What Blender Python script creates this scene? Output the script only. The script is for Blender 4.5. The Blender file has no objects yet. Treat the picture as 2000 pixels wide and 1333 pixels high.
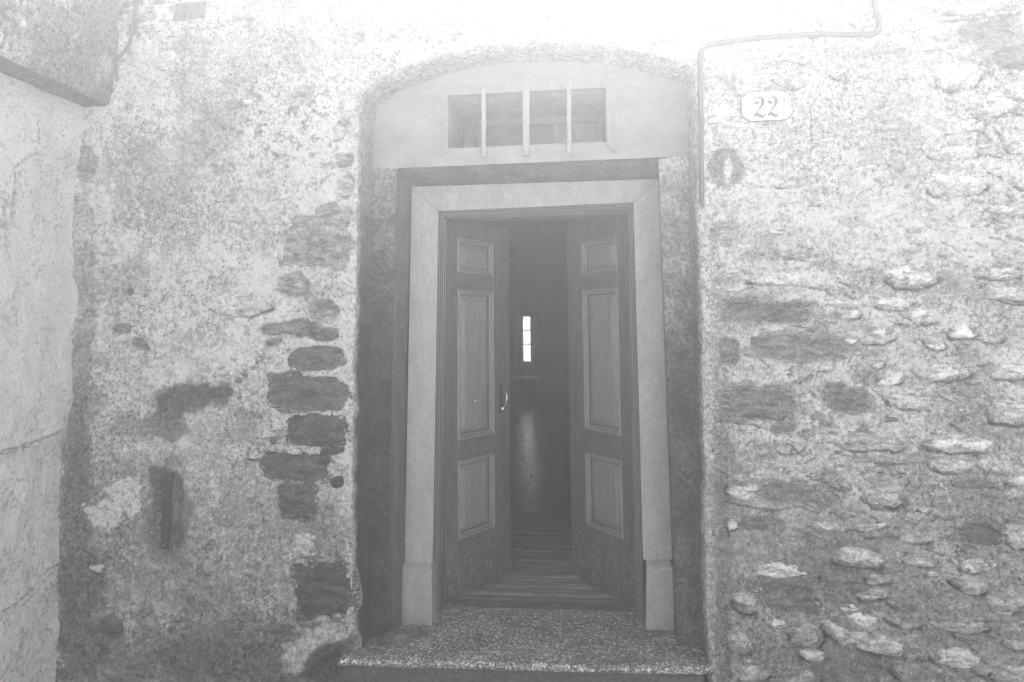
import bpy, math, random
import numpy as np
from mathutils import Matrix, Vector

random.seed(7)
S = bpy.context.scene
COL = S.collection

# ------------------------------------------------------------------ camera
F, CX, CY = 1400.0, 1000.0, 506.5
cam = bpy.data.cameras.new('camera')
camera = bpy.data.objects.new('camera', cam)
COL.objects.link(camera)
S.camera = camera
cam.sensor_width = 36.0
cam.lens = F / 2000 * 36
cam.shift_y = -(666.5 - CY) / 2000
cam.clip_start = 0.05
cam.clip_end = 300
cam.dof.use_dof = True
cam.dof.focus_distance = 3.15
cam.dof.aperture_fstop = 3.2
CAM = Vector((0, -3.0, 1.345))
RM = (Matrix.Rotation(math.radians(5.9), 3, 'Z') @ Matrix.Rotation(math.radians(95.5), 3, 'X')
      @ Matrix.Rotation(math.radians(-0.5), 3, 'Z'))
camera.matrix_world = Matrix.Translation(CAM) @ RM.to_4x4()

# ------------------------------------------------------------------ world, sun, exposure
SUN_EL, SUN_AZ = 53.0, 5.0
HAZE_DENSITY, HAZE_G = 0.066, 0.78
world = bpy.data.worlds.new('World')
S.world = world
world.use_nodes = True
wn = world.node_tree
sky = wn.nodes.new('ShaderNodeTexSky')
sky.sky_type = 'NISHITA'
sky.sun_disc = False
sky.sun_elevation = math.radians(SUN_EL)
sky.sun_rotation = math.radians(SUN_AZ)
bw = wn.nodes.new('ShaderNodeRGBToBW')          # the photograph is black and white
wn.links.new(sky.outputs[0], bw.inputs[0])
wn.links.new(bw.outputs[0], wn.nodes['Background'].inputs[0])
wn.nodes['Background'].inputs[1].default_value = 0.15
sl = bpy.data.lights.new('sun', 'SUN')
sl.energy = 5.0
sl.angle = math.radians(0.5)
sun = bpy.data.objects.new('sun', sl)
COL.objects.link(sun)
_e, _a = math.radians(SUN_EL), math.radians(SUN_AZ)
sun.rotation_euler = Vector((math.sin(_a) * math.cos(_e), math.cos(_a) * math.cos(_e), math.sin(_e))).to_track_quat('Z', 'Y').to_euler()
S.view_settings.view_transform = 'Standard'
S.view_settings.look = 'None'
S.view_settings.exposure = 2.05
S.view_settings.gamma = 1.0
S.view_settings.use_curve_mapping = False
S.cycles.volume_bounces = 1
S.cycles.max_bounces = 7

# ------------------------------------------------------------------ helpers
def ray(px, py):
    return RM @ Vector(((px - CX) / F, (CY - py) / F, -1.0))

def P(px, py, Y=0.0):
    """the point of the plane y=Y that shows at photo pixel (px, py)"""
    d = ray(px, py)
    return CAM + d * ((Y - CAM.y) / d.y)

def PX(px, py, X):
    d = ray(px, py)
    return CAM + d * ((X - CAM.x) / d.x)

def PZ(px, py, Z):
    d = ray(px, py)
    return CAM + d * ((Z - CAM.z) / d.z)

_tabs = {}
def vnoise(x, y, seed=0):
    if seed not in _tabs:
        _tabs[seed] = np.random.RandomState(seed + 11).rand(256, 256).astype(np.float64) * 2 - 1
    t = _tabs[seed]
    x = np.asarray(x, float); y = np.asarray(y, float)
    xi = np.floor(x).astype(int); yi = np.floor(y).astype(int)
    fx = x - xi; fy = y - yi
    fx = fx * fx * (3 - 2 * fx); fy = fy * fy * (3 - 2 * fy)
    a = t[xi & 255, yi & 255]; b = t[(xi + 1) & 255, yi & 255]
    c = t[xi & 255, (yi + 1) & 255]; d = t[(xi + 1) & 255, (yi + 1) & 255]
    return (a * (1 - fx) + b * fx) * (1 - fy) + (c * (1 - fx) + d * fx) * fy

def fbm(x, y, seed=0, oct=4, gain=0.5):
    r = 0; a = 1.0; n = 0
    c, s = math.cos(0.6), math.sin(0.6)
    x = np.asarray(x, float) + 31.7 * seed; y = np.asarray(y, float) + 17.3 * seed
    for k in range(oct):
        r = r + a * vnoise(x, y, seed + k)
        n += a; a *= gain
        x, y = (x * c - y * s) * 2.03 + 5.1, (x * s + y * c) * 2.03 + 1.7
    return r / n

def ridge(x, y, seed=0, oct=3):
    return 1 - np.abs(fbm(x, y, seed, oct)) * 2.2

def sstep(a, b, v):
    t = np.clip((v - a) / (b - a), 0, 1)
    return t * t * (3 - 2 * t)

def seg_dist(x, z, pts):
    d = np.full(np.shape(x), 1e9)
    for (ax, az), (bx, bz) in zip(pts[:-1], pts[1:]):
        dx, dz = bx - ax, bz - az
        t = np.clip(((x - ax) * dx + (z - az) * dz) / (dx * dx + dz * dz + 1e-12), 0, 1)
        d = np.minimum(d, np.hypot(x - ax - t * dx, z - az - t * dz))
    return d

def tag(o, label=None, cat=None, group=None, kind=None):
    if label: o['label'] = label
    if cat: o['category'] = cat
    if group: o['group'] = group
    if kind: o['kind'] = kind
    return o

def empty(name, loc):
    o = bpy.data.objects.new(name, None)
    o.location = loc
    o.empty_display_size = 0.1
    COL.objects.link(o)
    return o

def link(name, me, m, parent=None, smooth=False):
    if m is not None and len(me.materials) == 0:
        me.materials.append(m)
    if smooth:
        me.polygons.foreach_set('use_smooth', [True] * len(me.polygons))
    o = bpy.data.objects.new(name, me)
    COL.objects.link(o)
    if parent is not None:
        o.parent = parent
        w = Vector((0, 0, 0)); p = parent
        while p is not None:
            w += p.location; p = p.parent
        o.location = -w          # meshes are given in world metres
    return o

def mesh(name, v, f, m, parent=None, smooth=False):
    me = bpy.data.meshes.new(name)
    me.from_pydata([tuple(a) for a in v], [], f)
    me.update()
    return link(name, me, m, parent, smooth)

def fattr(me, name, vals):
    a = me.attributes.new(name, 'FLOAT', 'POINT')
    a.data.foreach_set('value', np.asarray(vals, dtype=np.float32).ravel())

def gridmesh(name, V, m, parent=None, tone=None, gloss=None, keep=None, flip=False, smooth=True):
    """V: (n, m, 3) array of points"""
    n, k = V.shape[:2]
    idx = np.arange(n * k).reshape(n, k)
    q = np.stack([idx[:-1, :-1], idx[1:, :-1], idx[1:, 1:], idx[:-1, 1:]], -1).reshape(-1, 4)
    if keep is not None:
        q = q[keep.reshape(-1)]
    if flip:
        q = q[:, ::-1]
    used, inv = np.unique(q, return_inverse=True)
    q = inv.reshape(q.shape)
    me = bpy.data.meshes.new(name)
    me.vertices.add(len(used)); me.vertices.foreach_set('co', V.reshape(-1, 3)[used].astype(np.float32).ravel())
    me.loops.add(q.size); me.loops.foreach_set('vertex_index', q.astype(np.int32).ravel())
    me.polygons.add(len(q)); me.polygons.foreach_set('loop_start', (np.arange(len(q)) * 4).astype(np.int32))
    me.polygons.foreach_set('loop_total', np.full(len(q), 4, np.int32))
    me.update(calc_edges=True)
    me.validate()
    if smooth:
        me.polygons.foreach_set('use_smooth', np.ones(len(me.polygons), dtype=bool))
    if tone is not None: fattr(me, 'tone', np.broadcast_to(tone, (n, k)).reshape(-1)[used])
    if gloss is not None: fattr(me, 'gloss', np.broadcast_to(gloss, (n, k)).reshape(-1)[used])
    return link(name, me, m, parent)

class MB:
    def __init__(s): s.v = []; s.f = []
    def add(s, v, f):
        b = len(s.v); s.v += [tuple(a) for a in v]; s.f += [tuple(i + b for i in q) for q in f]; return s
    def box(s, x0, x1, y0, y1, z0, z1, bev=0.0, M=None):
        if bev <= 0:
            v = [Vector((x, y, z)) for x in (x0, x1) for y in (y0, y1) for z in (z0, z1)]
            f = [(0, 1, 3, 2), (4, 6, 7, 5), (0, 4, 5, 1), (2, 3, 7, 6), (0, 2, 6, 4), (1, 5, 7, 3)]
        else:
            b = min(bev, (x1 - x0) / 2.1, (y1 - y0) / 2.1, (z1 - z0) / 2.1)
            v = []; ix = {}
            for i, (x, sx) in enumerate(((x0, 1), (x1, -1))):
                for j, (y, sy) in enumerate(((y0, 1), (y1, -1))):
                    for k, (z, sz) in enumerate(((z0, 1), (z1, -1))):
                        ix[i, j, k] = len(v)
                        v += [Vector((x, y + sy * b, z + sz * b)), Vector((x + sx * b, y, z + sz * b)), Vector((x + sx * b, y + sy * b, z))]
            g = lambda i, j, k, a: ix[i, j, k] + a
            f = []
            for i in (0, 1):
                f.append((g(i, 0, 0, 0), g(i, 0, 1, 0), g(i, 1, 1, 0), g(i, 1, 0, 0)))
                f.append((g(0, i, 0, 1), g(1, i, 0, 1), g(1, i, 1, 1), g(0, i, 1, 1)))
                f.append((g(0, 0, i, 2), g(0, 1, i, 2), g(1, 1, i, 2), g(1, 0, i, 2)))
            for i in (0, 1):
                for j in (0, 1):
                    f.append((g(i, j, 0, 0), g(i, j, 1, 0), g(i, j, 1, 1), g(i, j, 0, 1)))
                    f.append((g(i, 0, j, 0), g(i, 1, j, 0), g(i, 1, j, 2), g(i, 0, j, 2)))
                    f.append((g(0, i, j, 1), g(1, i, j, 1), g(1, i, j, 2), g(0, i, j, 2)))
                    for k in (0, 1):
                        f.append((g(i, j, k, 0), g(i, j, k, 1), g(i, j, k, 2)))
        if M is not None: v = [M @ a for a in v]
        return s.add(v, f)
    def prism(s, front, back):
        n = len(front)
        return s.add(list(front) + list(back), [tuple(range(n)), tuple(range(2 * n - 1, n - 1, -1))] +
                     [(i, i + n, (i + 1) % n + n, (i + 1) % n) for i in range(n)])
    def tube(s, pts, r, n=10, M=None, cap=True):
        pts = [Vector(p) for p in pts]; rings = []; up = Vector((0, 0, 1))
        for i, p in enumerate(pts):
            t = (pts[min(i + 1, len(pts) - 1)] - pts[max(i - 1, 0)]).normalized()
            a = t.cross(Vector((0, 1, 0)))
            if a.length < .2: a = t.cross(Vector((1, 0, 0)))
            a.normalize(); b = t.cross(a).normalized()
            rr = r[i] if isinstance(r, (list, tuple)) else r
            rings.append([p + (a * math.cos(2 * math.pi * k / n) + b * math.sin(2 * math.pi * k / n)) * rr for k in range(n)])
        v = [q for rg in rings for q in rg]
        f = [(i * n + k, i * n + (k + 1) % n, (i + 1) * n + (k + 1) % n, (i + 1) * n + k) for i in range(len(rings) - 1) for k in range(n)]
        if cap: f += [tuple(range(n))[::-1], tuple((len(rings) - 1) * n + k for k in range(n))]
        if M is not None: v = [M @ a for a in v]
        return s.add(v, f)
    def build(s, name, m, parent=None, smooth=False):
        o = mesh(name, s.v, s.f, m, parent)
        me = o.data
        import bmesh
        bm = bmesh.new(); bm.from_mesh(me); bmesh.ops.recalc_face_normals(bm, faces=bm.faces); bm.to_mesh(me); bm.free()
        if smooth:
            me.polygons.foreach_set('use_smooth', [True] * len(me.polygons))
            try: me.set_sharp_from_angle(angle=math.radians(40))
            except Exception: pass
        return o

# ------------------------------------------------------------------ materials
def newmat(name):
    m = bpy.data.materials.new(name); m.use_nodes = True
    return m, m.node_tree, m.node_tree.nodes['Principled BSDF']

def N(nt, kind, **kw):
    n = nt.nodes.new('ShaderNode' + kind)
    for k, v in kw.items():
        if k.startswith('i_'): n.inputs[k[2:].replace('_', ' ')].default_value = v
        else: setattr(n, k, v)
    return n

def L(nt, a, b): nt.links.new(a, b)

def math_(nt, op, a, b=None, c=None, clamp=False):
    n = nt.nodes.new('ShaderNodeMath'); n.operation = op; n.use_clamp = clamp
    for i, v in enumerate((a, b, c)):
        if v is None: continue
        if isinstance(v, (int, float)): n.inputs[i].default_value = v
        else: nt.links.new(v, n.inputs[i])
    return n.outputs[0]

def rng(nt, v, a, b, c, d, smooth=False):
    n = nt.nodes.new('ShaderNodeMapRange'); n.interpolation_type = 'SMOOTHSTEP' if smooth else 'LINEAR'
    nt.links.new(v, n.inputs[0])
    for i, x in enumerate((a, b, c, d)): n.inputs[1 + i].default_value = x
    return n.outputs[0]

def noise(nt, vec, scale, detail=4, rough=0.6, dist=0.0):
    n = nt.nodes.new('ShaderNodeTexNoise')
    n.inputs['Scale'].default_value = scale; n.inputs['Detail'].default_value = detail
    n.inputs['Roughness'].default_value = rough; n.inputs['Distortion'].default_value = dist
    nt.links.new(vec, n.inputs['Vector'])
    return n.outputs['Fac']

def plaster_mat(name='lime_plaster'):
    """tone and gloss come with the surface; the material adds grain, pits and specks"""
    m, nt, b = newmat(name)
    geo = N(nt, 'NewGeometry'); pos = geo.outputs['Position']
    at = N(nt, 'Attribute', attribute_name='tone').outputs['Fac']
    ag = N(nt, 'Attribute', attribute_name='gloss').outputs['Fac']
    n1 = noise(nt, pos, 9, 6, .65); n2 = noise(nt, pos, 55, 5, .7); n3 = noise(nt, pos, 190, 3, .65)
    v1 = rng(nt, n1, .3, .7, .82, 1.16)
    v2 = rng(nt, n2, .36, .64, .48, 1.55)
    v3 = rng(nt, n3, .34, .66, .48, 1.5)
    pit = math_(nt, 'MULTIPLY', rng(nt, noise(nt, pos, 78, 3, .55), .30, .42, .30, 1.0), rng(nt, noise(nt, pos, 34, 4, .6), .30, .37, .45, 1.0))  # pits also darken the colour, standing in for relief shade
    rest = math_(nt, 'MULTIPLY', math_(nt, 'MULTIPLY', v2, v3), pit)
    patchy = rng(nt, noise(nt, pos, 2.6, 4, .6), .42, .58, .62, 1.0)
    pm_ = N(nt, 'Mix', data_type='FLOAT'); L(nt, patchy, pm_.inputs[0]); pm_.inputs[2].default_value = .94; L(nt, rest, pm_.inputs[3]); rest = pm_.outputs[0]
    # glossy painted parts get lighter flecks in the colour as highlights on their bumps
    mix = N(nt, 'Mix', data_type='FLOAT'); L(nt, ag, mix.inputs[0]); L(nt, rest, mix.inputs[2]); L(nt, math_(nt, 'MULTIPLY', rng(nt, n2, .4, .66, .65, 1.9), rng(nt, n1, .35, .65, .7, 1.3)), mix.inputs[3])
    c = math_(nt, 'MULTIPLY', math_(nt, 'MULTIPLY', at, v1), mix.outputs[0])
    c = math_(nt, 'MINIMUM', math_(nt, 'MULTIPLY', c, 1.22), .86)
    cc = N(nt, 'CombineColor')
    for i in range(3): L(nt, c, cc.inputs[i])
    L(nt, cc.outputs[0], b.inputs['Base Color'])
    L(nt, rng(nt, ag, 0, 1, .92, .27), b.inputs['Roughness']); L(nt, rng(nt, ag, 0, 1, .3, .8), b.inputs['Specular IOR Level'])
    h = math_(nt, 'ADD', math_(nt, 'MULTIPLY', n2, .8), math_(nt, 'MULTIPLY', n3, .35))
    h = math_(nt, 'ADD', h, math_(nt, 'MULTIPLY', pit, .35))
    bp = N(nt, 'Bump'); bp.inputs['Strength'].default_value = 1.0; bp.inputs['Distance'].default_value = .022
    L(nt, h, bp.inputs['Height']); L(nt, bp.outputs[0], b.inputs['Normal'])
    return m

def stone_mat():
    m, nt, b = newmat('rubble_stone')
    geo = N(nt, 'NewGeometry'); pos = geo.outputs['Position']
    oi = N(nt, 'ObjectInfo')
    sc = N(nt, 'Separate' + 'Color') if False else nt.nodes.new('ShaderNodeSeparateColor')
    L(nt, oi.outputs['Color'], sc.inputs[0]); t = sc.outputs[0]
    mp = N(nt, 'Mapping'); mp.inputs['Scale'].default_value = (1, 1, 2.6); L(nt, pos, mp.inputs[0])
    n1 = noise(nt, mp.outputs[0], 14, 6, .7, .6); n2 = noise(nt, pos, 90, 4, .7); n3 = noise(nt, mp.outputs[0], 34, 5, .7, 1.5)
    v = math_(nt, 'MULTIPLY', rng(nt, n1, .34, .66, .4, 2.0), rng(nt, n2, .3, .7, .5, 1.5))
    c = math_(nt, 'MULTIPLY', t, v)
    ed = N(nt, 'Attribute', attribute_name='edge').outputs['Fac']
    reach = math_(nt, 'ADD', n3, rng(nt, ed, .55, 1.0, -.02, .17))                # lime mortar smeared over the face, most at the rim
    reach = math_(nt, 'ADD', reach, math_(nt, 'MULTIPLY', math_(nt, 'SUBTRACT', sc.outputs[1], .3), .12))
    lime = rng(nt, reach, .60, .66, 0, .92)
    mx = N(nt, 'Mix', data_type='FLOAT'); L(nt, lime, mx.inputs[0]); L(nt, c, mx.inputs[2]); limec = rng(nt, n2, .3, .7, .30, .66); L(nt, limec, mx.inputs[3])
    cc = N(nt, 'CombineColor')
    for i in range(3): L(nt, mx.outputs[0], cc.inputs[i])
    L(nt, cc.outputs[0], b.inputs['Base Color']); b.inputs['Roughness'].default_value = .78
    h = math_(nt, 'ADD', math_(nt, 'MULTIPLY', n3, .8), math_(nt, 'MULTIPLY', n2, .35))
    bp = N(nt, 'Bump'); bp.inputs['Strength'].default_value = 1.0; bp.inputs['Distance'].default_value = .022
    L(nt, h, bp.inputs['Height']); L(nt, bp.outputs[0], b.inputs['Normal'])
    return m

def simple(name, v, rough=.6, scale=(1, 1, 1), ns=40, amp=.25, bump=.003, metal=0.0, fine=0.15, spec=None, scratch=0.0):
    m, nt, b = newmat(name)
    geo = N(nt, 'NewGeometry')
    mp = N(nt, 'Mapping'); mp.inputs['Scale'].default_value = scale; L(nt, geo.outputs['Position'], mp.inputs[0])
    n1 = noise(nt, mp.outputs[0], ns, 5, .65); n2 = noise(nt, mp.outputs[0], ns * 5, 3, .6)
    c = math_(nt, 'MULTIPLY', rng(nt, n1, .3, .7, v * (1 - amp), v * (1 + amp)), rng(nt, n2, .3, .7, 1 - fine, 1 + fine), clamp=True)
    h = math_(nt, 'ADD', n1, math_(nt, 'MULTIPLY', n2, .4))
    if scratch:
        n3 = noise(nt, geo.outputs['Position'], 26, 6, .75, 1.8)
        sx = N(nt, 'SeparateXYZ'); L(nt, geo.outputs['Position'], sx.inputs[0])
        low = rng(nt, sx.outputs[2], .0, .55, 1, 0, True)
        k = math_(nt, 'MULTIPLY', rng(nt, n3, .54, .60, 0, 1), low)
        c = math_(nt, 'ADD', c, math_(nt, 'MULTIPLY', k, scratch))
    cc = N(nt, 'CombineColor')
    for i in range(3): L(nt, c, cc.inputs[i])
    L(nt, cc.outputs[0], b.inputs['Base Color'])
    L(nt, rng(nt, n1, .3, .7, max(.03, rough - .08), rough + .08), b.inputs['Roughness'])
    b.inputs['Metallic'].default_value = metal
    bp = N(nt, 'Bump'); bp.inputs['Strength'].default_value = .7; bp.inputs['Distance'].default_value = bump
    L(nt, h, bp.inputs['Height']); L(nt, bp.outputs[0], b.inputs['Normal'])
    return m

def terrazzo_mat():
    m, nt, b = newmat('granite_chip_terrazzo')
    geo = N(nt, 'NewGeometry'); pos = geo.outputs['Position']
    vo = N(nt, 'TexVoronoi'); vo.inputs['Scale'].default_value = 190; L(nt, pos, vo.inputs['Vector'])
    sc = nt.nodes.new('ShaderNodeSeparateColor'); L(nt, vo.outputs['Color'], sc.inputs[0])
    vb = N(nt, 'TexVoronoi'); vb.inputs['Scale'].default_value = 95; L(nt, pos, vb.inputs['Vector'])
    sb = nt.nodes.new('ShaderNodeSeparateColor'); L(nt, vb.outputs['Color'], sb.inputs[0])
    chip = rng(nt, sc.outputs[0], .3, .85, .09, .95)
    big = rng(nt, sb.outputs[0], .72, .9, .6, 1.6)
    wear = rng(nt, noise(nt, pos, 5, 6, .65), .35, .65, .55, 1.35)
    c = math_(nt, 'MULTIPLY', math_(nt, 'MULTIPLY', chip, big), wear, clamp=True)
    cc = N(nt, 'CombineColor')
    for i in range(3): L(nt, c, cc.inputs[i])
    L(nt, cc.outputs[0], b.inputs['Base Color'])
    b.inputs['Roughness'].default_value = .38
    bp = N(nt, 'Bump'); bp.inputs['Strength'].default_value = .8; bp.inputs['Distance'].default_value = .004
    h = math_(nt, 'ADD', sc.outputs[1], math_(nt, 'MULTIPLY', noise(nt, pos, 60, 3), 1.5))
    L(nt, h, bp.inputs['Height']); L(nt, bp.outputs[0], b.inputs['Normal'])
    return m

PLASTER = plaster_mat()
STONE = stone_mat()
TERRAZZO = terrazzo_mat()
PAINT = simple('pale_painted_stone', .38, .55, (1, 1, .5), 13, .18, .004, fine=.16)
TRIMW = simple('worn_highlit_moulding', .27, .35, (5, 5, .4), 16, .35, .0015, fine=.25)  # lighter than the door frame: moulding highlights put in by colour
MOULD = simple('moulding_paint', .4, .45, (1, 1, .2), 30, .15, .001)
WOOD = simple('dark_door_wood', .125, .36, (6, 6, .35), 14, .45, .004, fine=.45, scratch=.26)
PANEL = simple('door_panel_wood', .26, .36, (6, 6, .35), 14, .35, .003, fine=.4, scratch=.2)
BOARD = simple('worn_board', .24, .34, (.5, 7, 3), 12, .7, .008, fine=.5)
TILE = simple('glazed_tile', .13, .2, (1, 1, 1), 14, .4, .004)
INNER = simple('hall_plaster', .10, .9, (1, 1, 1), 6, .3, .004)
DULL = simple('render_coat', .4, .9, (1, 1, 1), 8, .2, .006)
STREETM = simple('street_paving', .45, .8, (1, 1, 1), 8, .3, .01)
IRON = simple('rusty_iron', .028, .6, (1, 1, 1), 60, .4, .002)
BARM = simple('painted_iron_bar', .33, .5, (1, 1, .4), 50, .2, .0015)
ZINC = simple('tin_tag_metal', .2, .5, (1, 1, 1), 30, .12, .001)
INK = simple('worn_black_paint', .04, .6, (1, 1, 1), 90, .4, .0005)
NUMINK = simple('faded_enamel_print', .14, .4, (1, 1, 1), 110, .45, .0002)
ENAMEL = simple('white_enamel', .8, .25, (1, 1, 1), 20, .04, .0006, fine=.03)
CABLE = simple('grey_cable_sheath', .13, .55, (1, 1, 1), 30, .15, .001)
STEEL = simple('polished_handle', .75, .22, (1, 1, 1), 30, .08, .0005, metal=1.0)
TYMP = simple('tympanum_render', .30, .6, (.7, 1, 1.3), 6, .22, .004, fine=.1)
TRANSOM = simple('transom_paint', .27, .6, (1, 1, .5), 26, .15, .002)
GLASS, _nt, _b = newmat('window_glass')
_b.inputs['Base Color'].default_value = (.9, .9, .9, 1); _b.inputs['Roughness'].default_value = .03
_b.inputs['Transmission Weight'].default_value = 1.0; _b.inputs['IOR'].default_value = 1.3
DGLASS = simple('dusty_glass', .2, .3, (1, 1, 1), 12, .3, .001)

# ------------------------------------------------------------------ key planes
Y1, YS, YD = 0.20, 0.40, 0.557
WTOP = 3.25
HALL_END = 11.1

street = tag(MB().box(-30, 30, -30, 30, -.5, -.2).build('street', STREETM), kind='structure')

# opening of the arched recess at the wall face
ARCH = [(692, 1345), (690, 1275), (689, 1000), (690, 750), (694, 560), (697, 450), (698, 320), (699, 230), (703, 200), (713, 178),
        (735, 157), (765, 141), (800, 128), (835, 115), (870, 105), (910, 96), (950, 90), (1000, 85), (1045, 83), (1090, 82), (1130, 83),
        (1180, 88), (1225, 96), (1270, 106), (1310, 115), (1340, 121), (1353, 128), (1359, 145), (1361, 200), (1362, 300), (1363, 400), (1367, 500),
        (1371, 600), (1374, 750), (1377, 900), (1379, 1050), (1382, 1200), (1388, 1275), (1392, 1345)]
AW = [(P(*a).x, P(*a).z) for a in ARCH]

def edge_jit(x, z):
    return .0045 * fbm(x * 28, z * 28, 51, 3) + .006 * fbm(x * 5, z * 5, 53, 2)

def sdf(x, z):
    """distance to the recess outline, negative inside"""
    d = seg_dist(x, z, AW)
    poly = AW + [(AW[-1][0], -3), (AW[0][0], -3)]
    ins = np.zeros(np.shape(x), bool)
    for (ax, az), (bx, bz) in zip(poly, poly[1:] + poly[:1]):
        if az == bz: continue
        c = ((az > z) != (bz > z)) & (x < (bx - ax) * (z - az) / (bz - az) + ax)
        ins ^= c
    return np.where(ins, -d, d)

PXM = 1 / 466.0       # metres per photo pixel at the wall face

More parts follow.
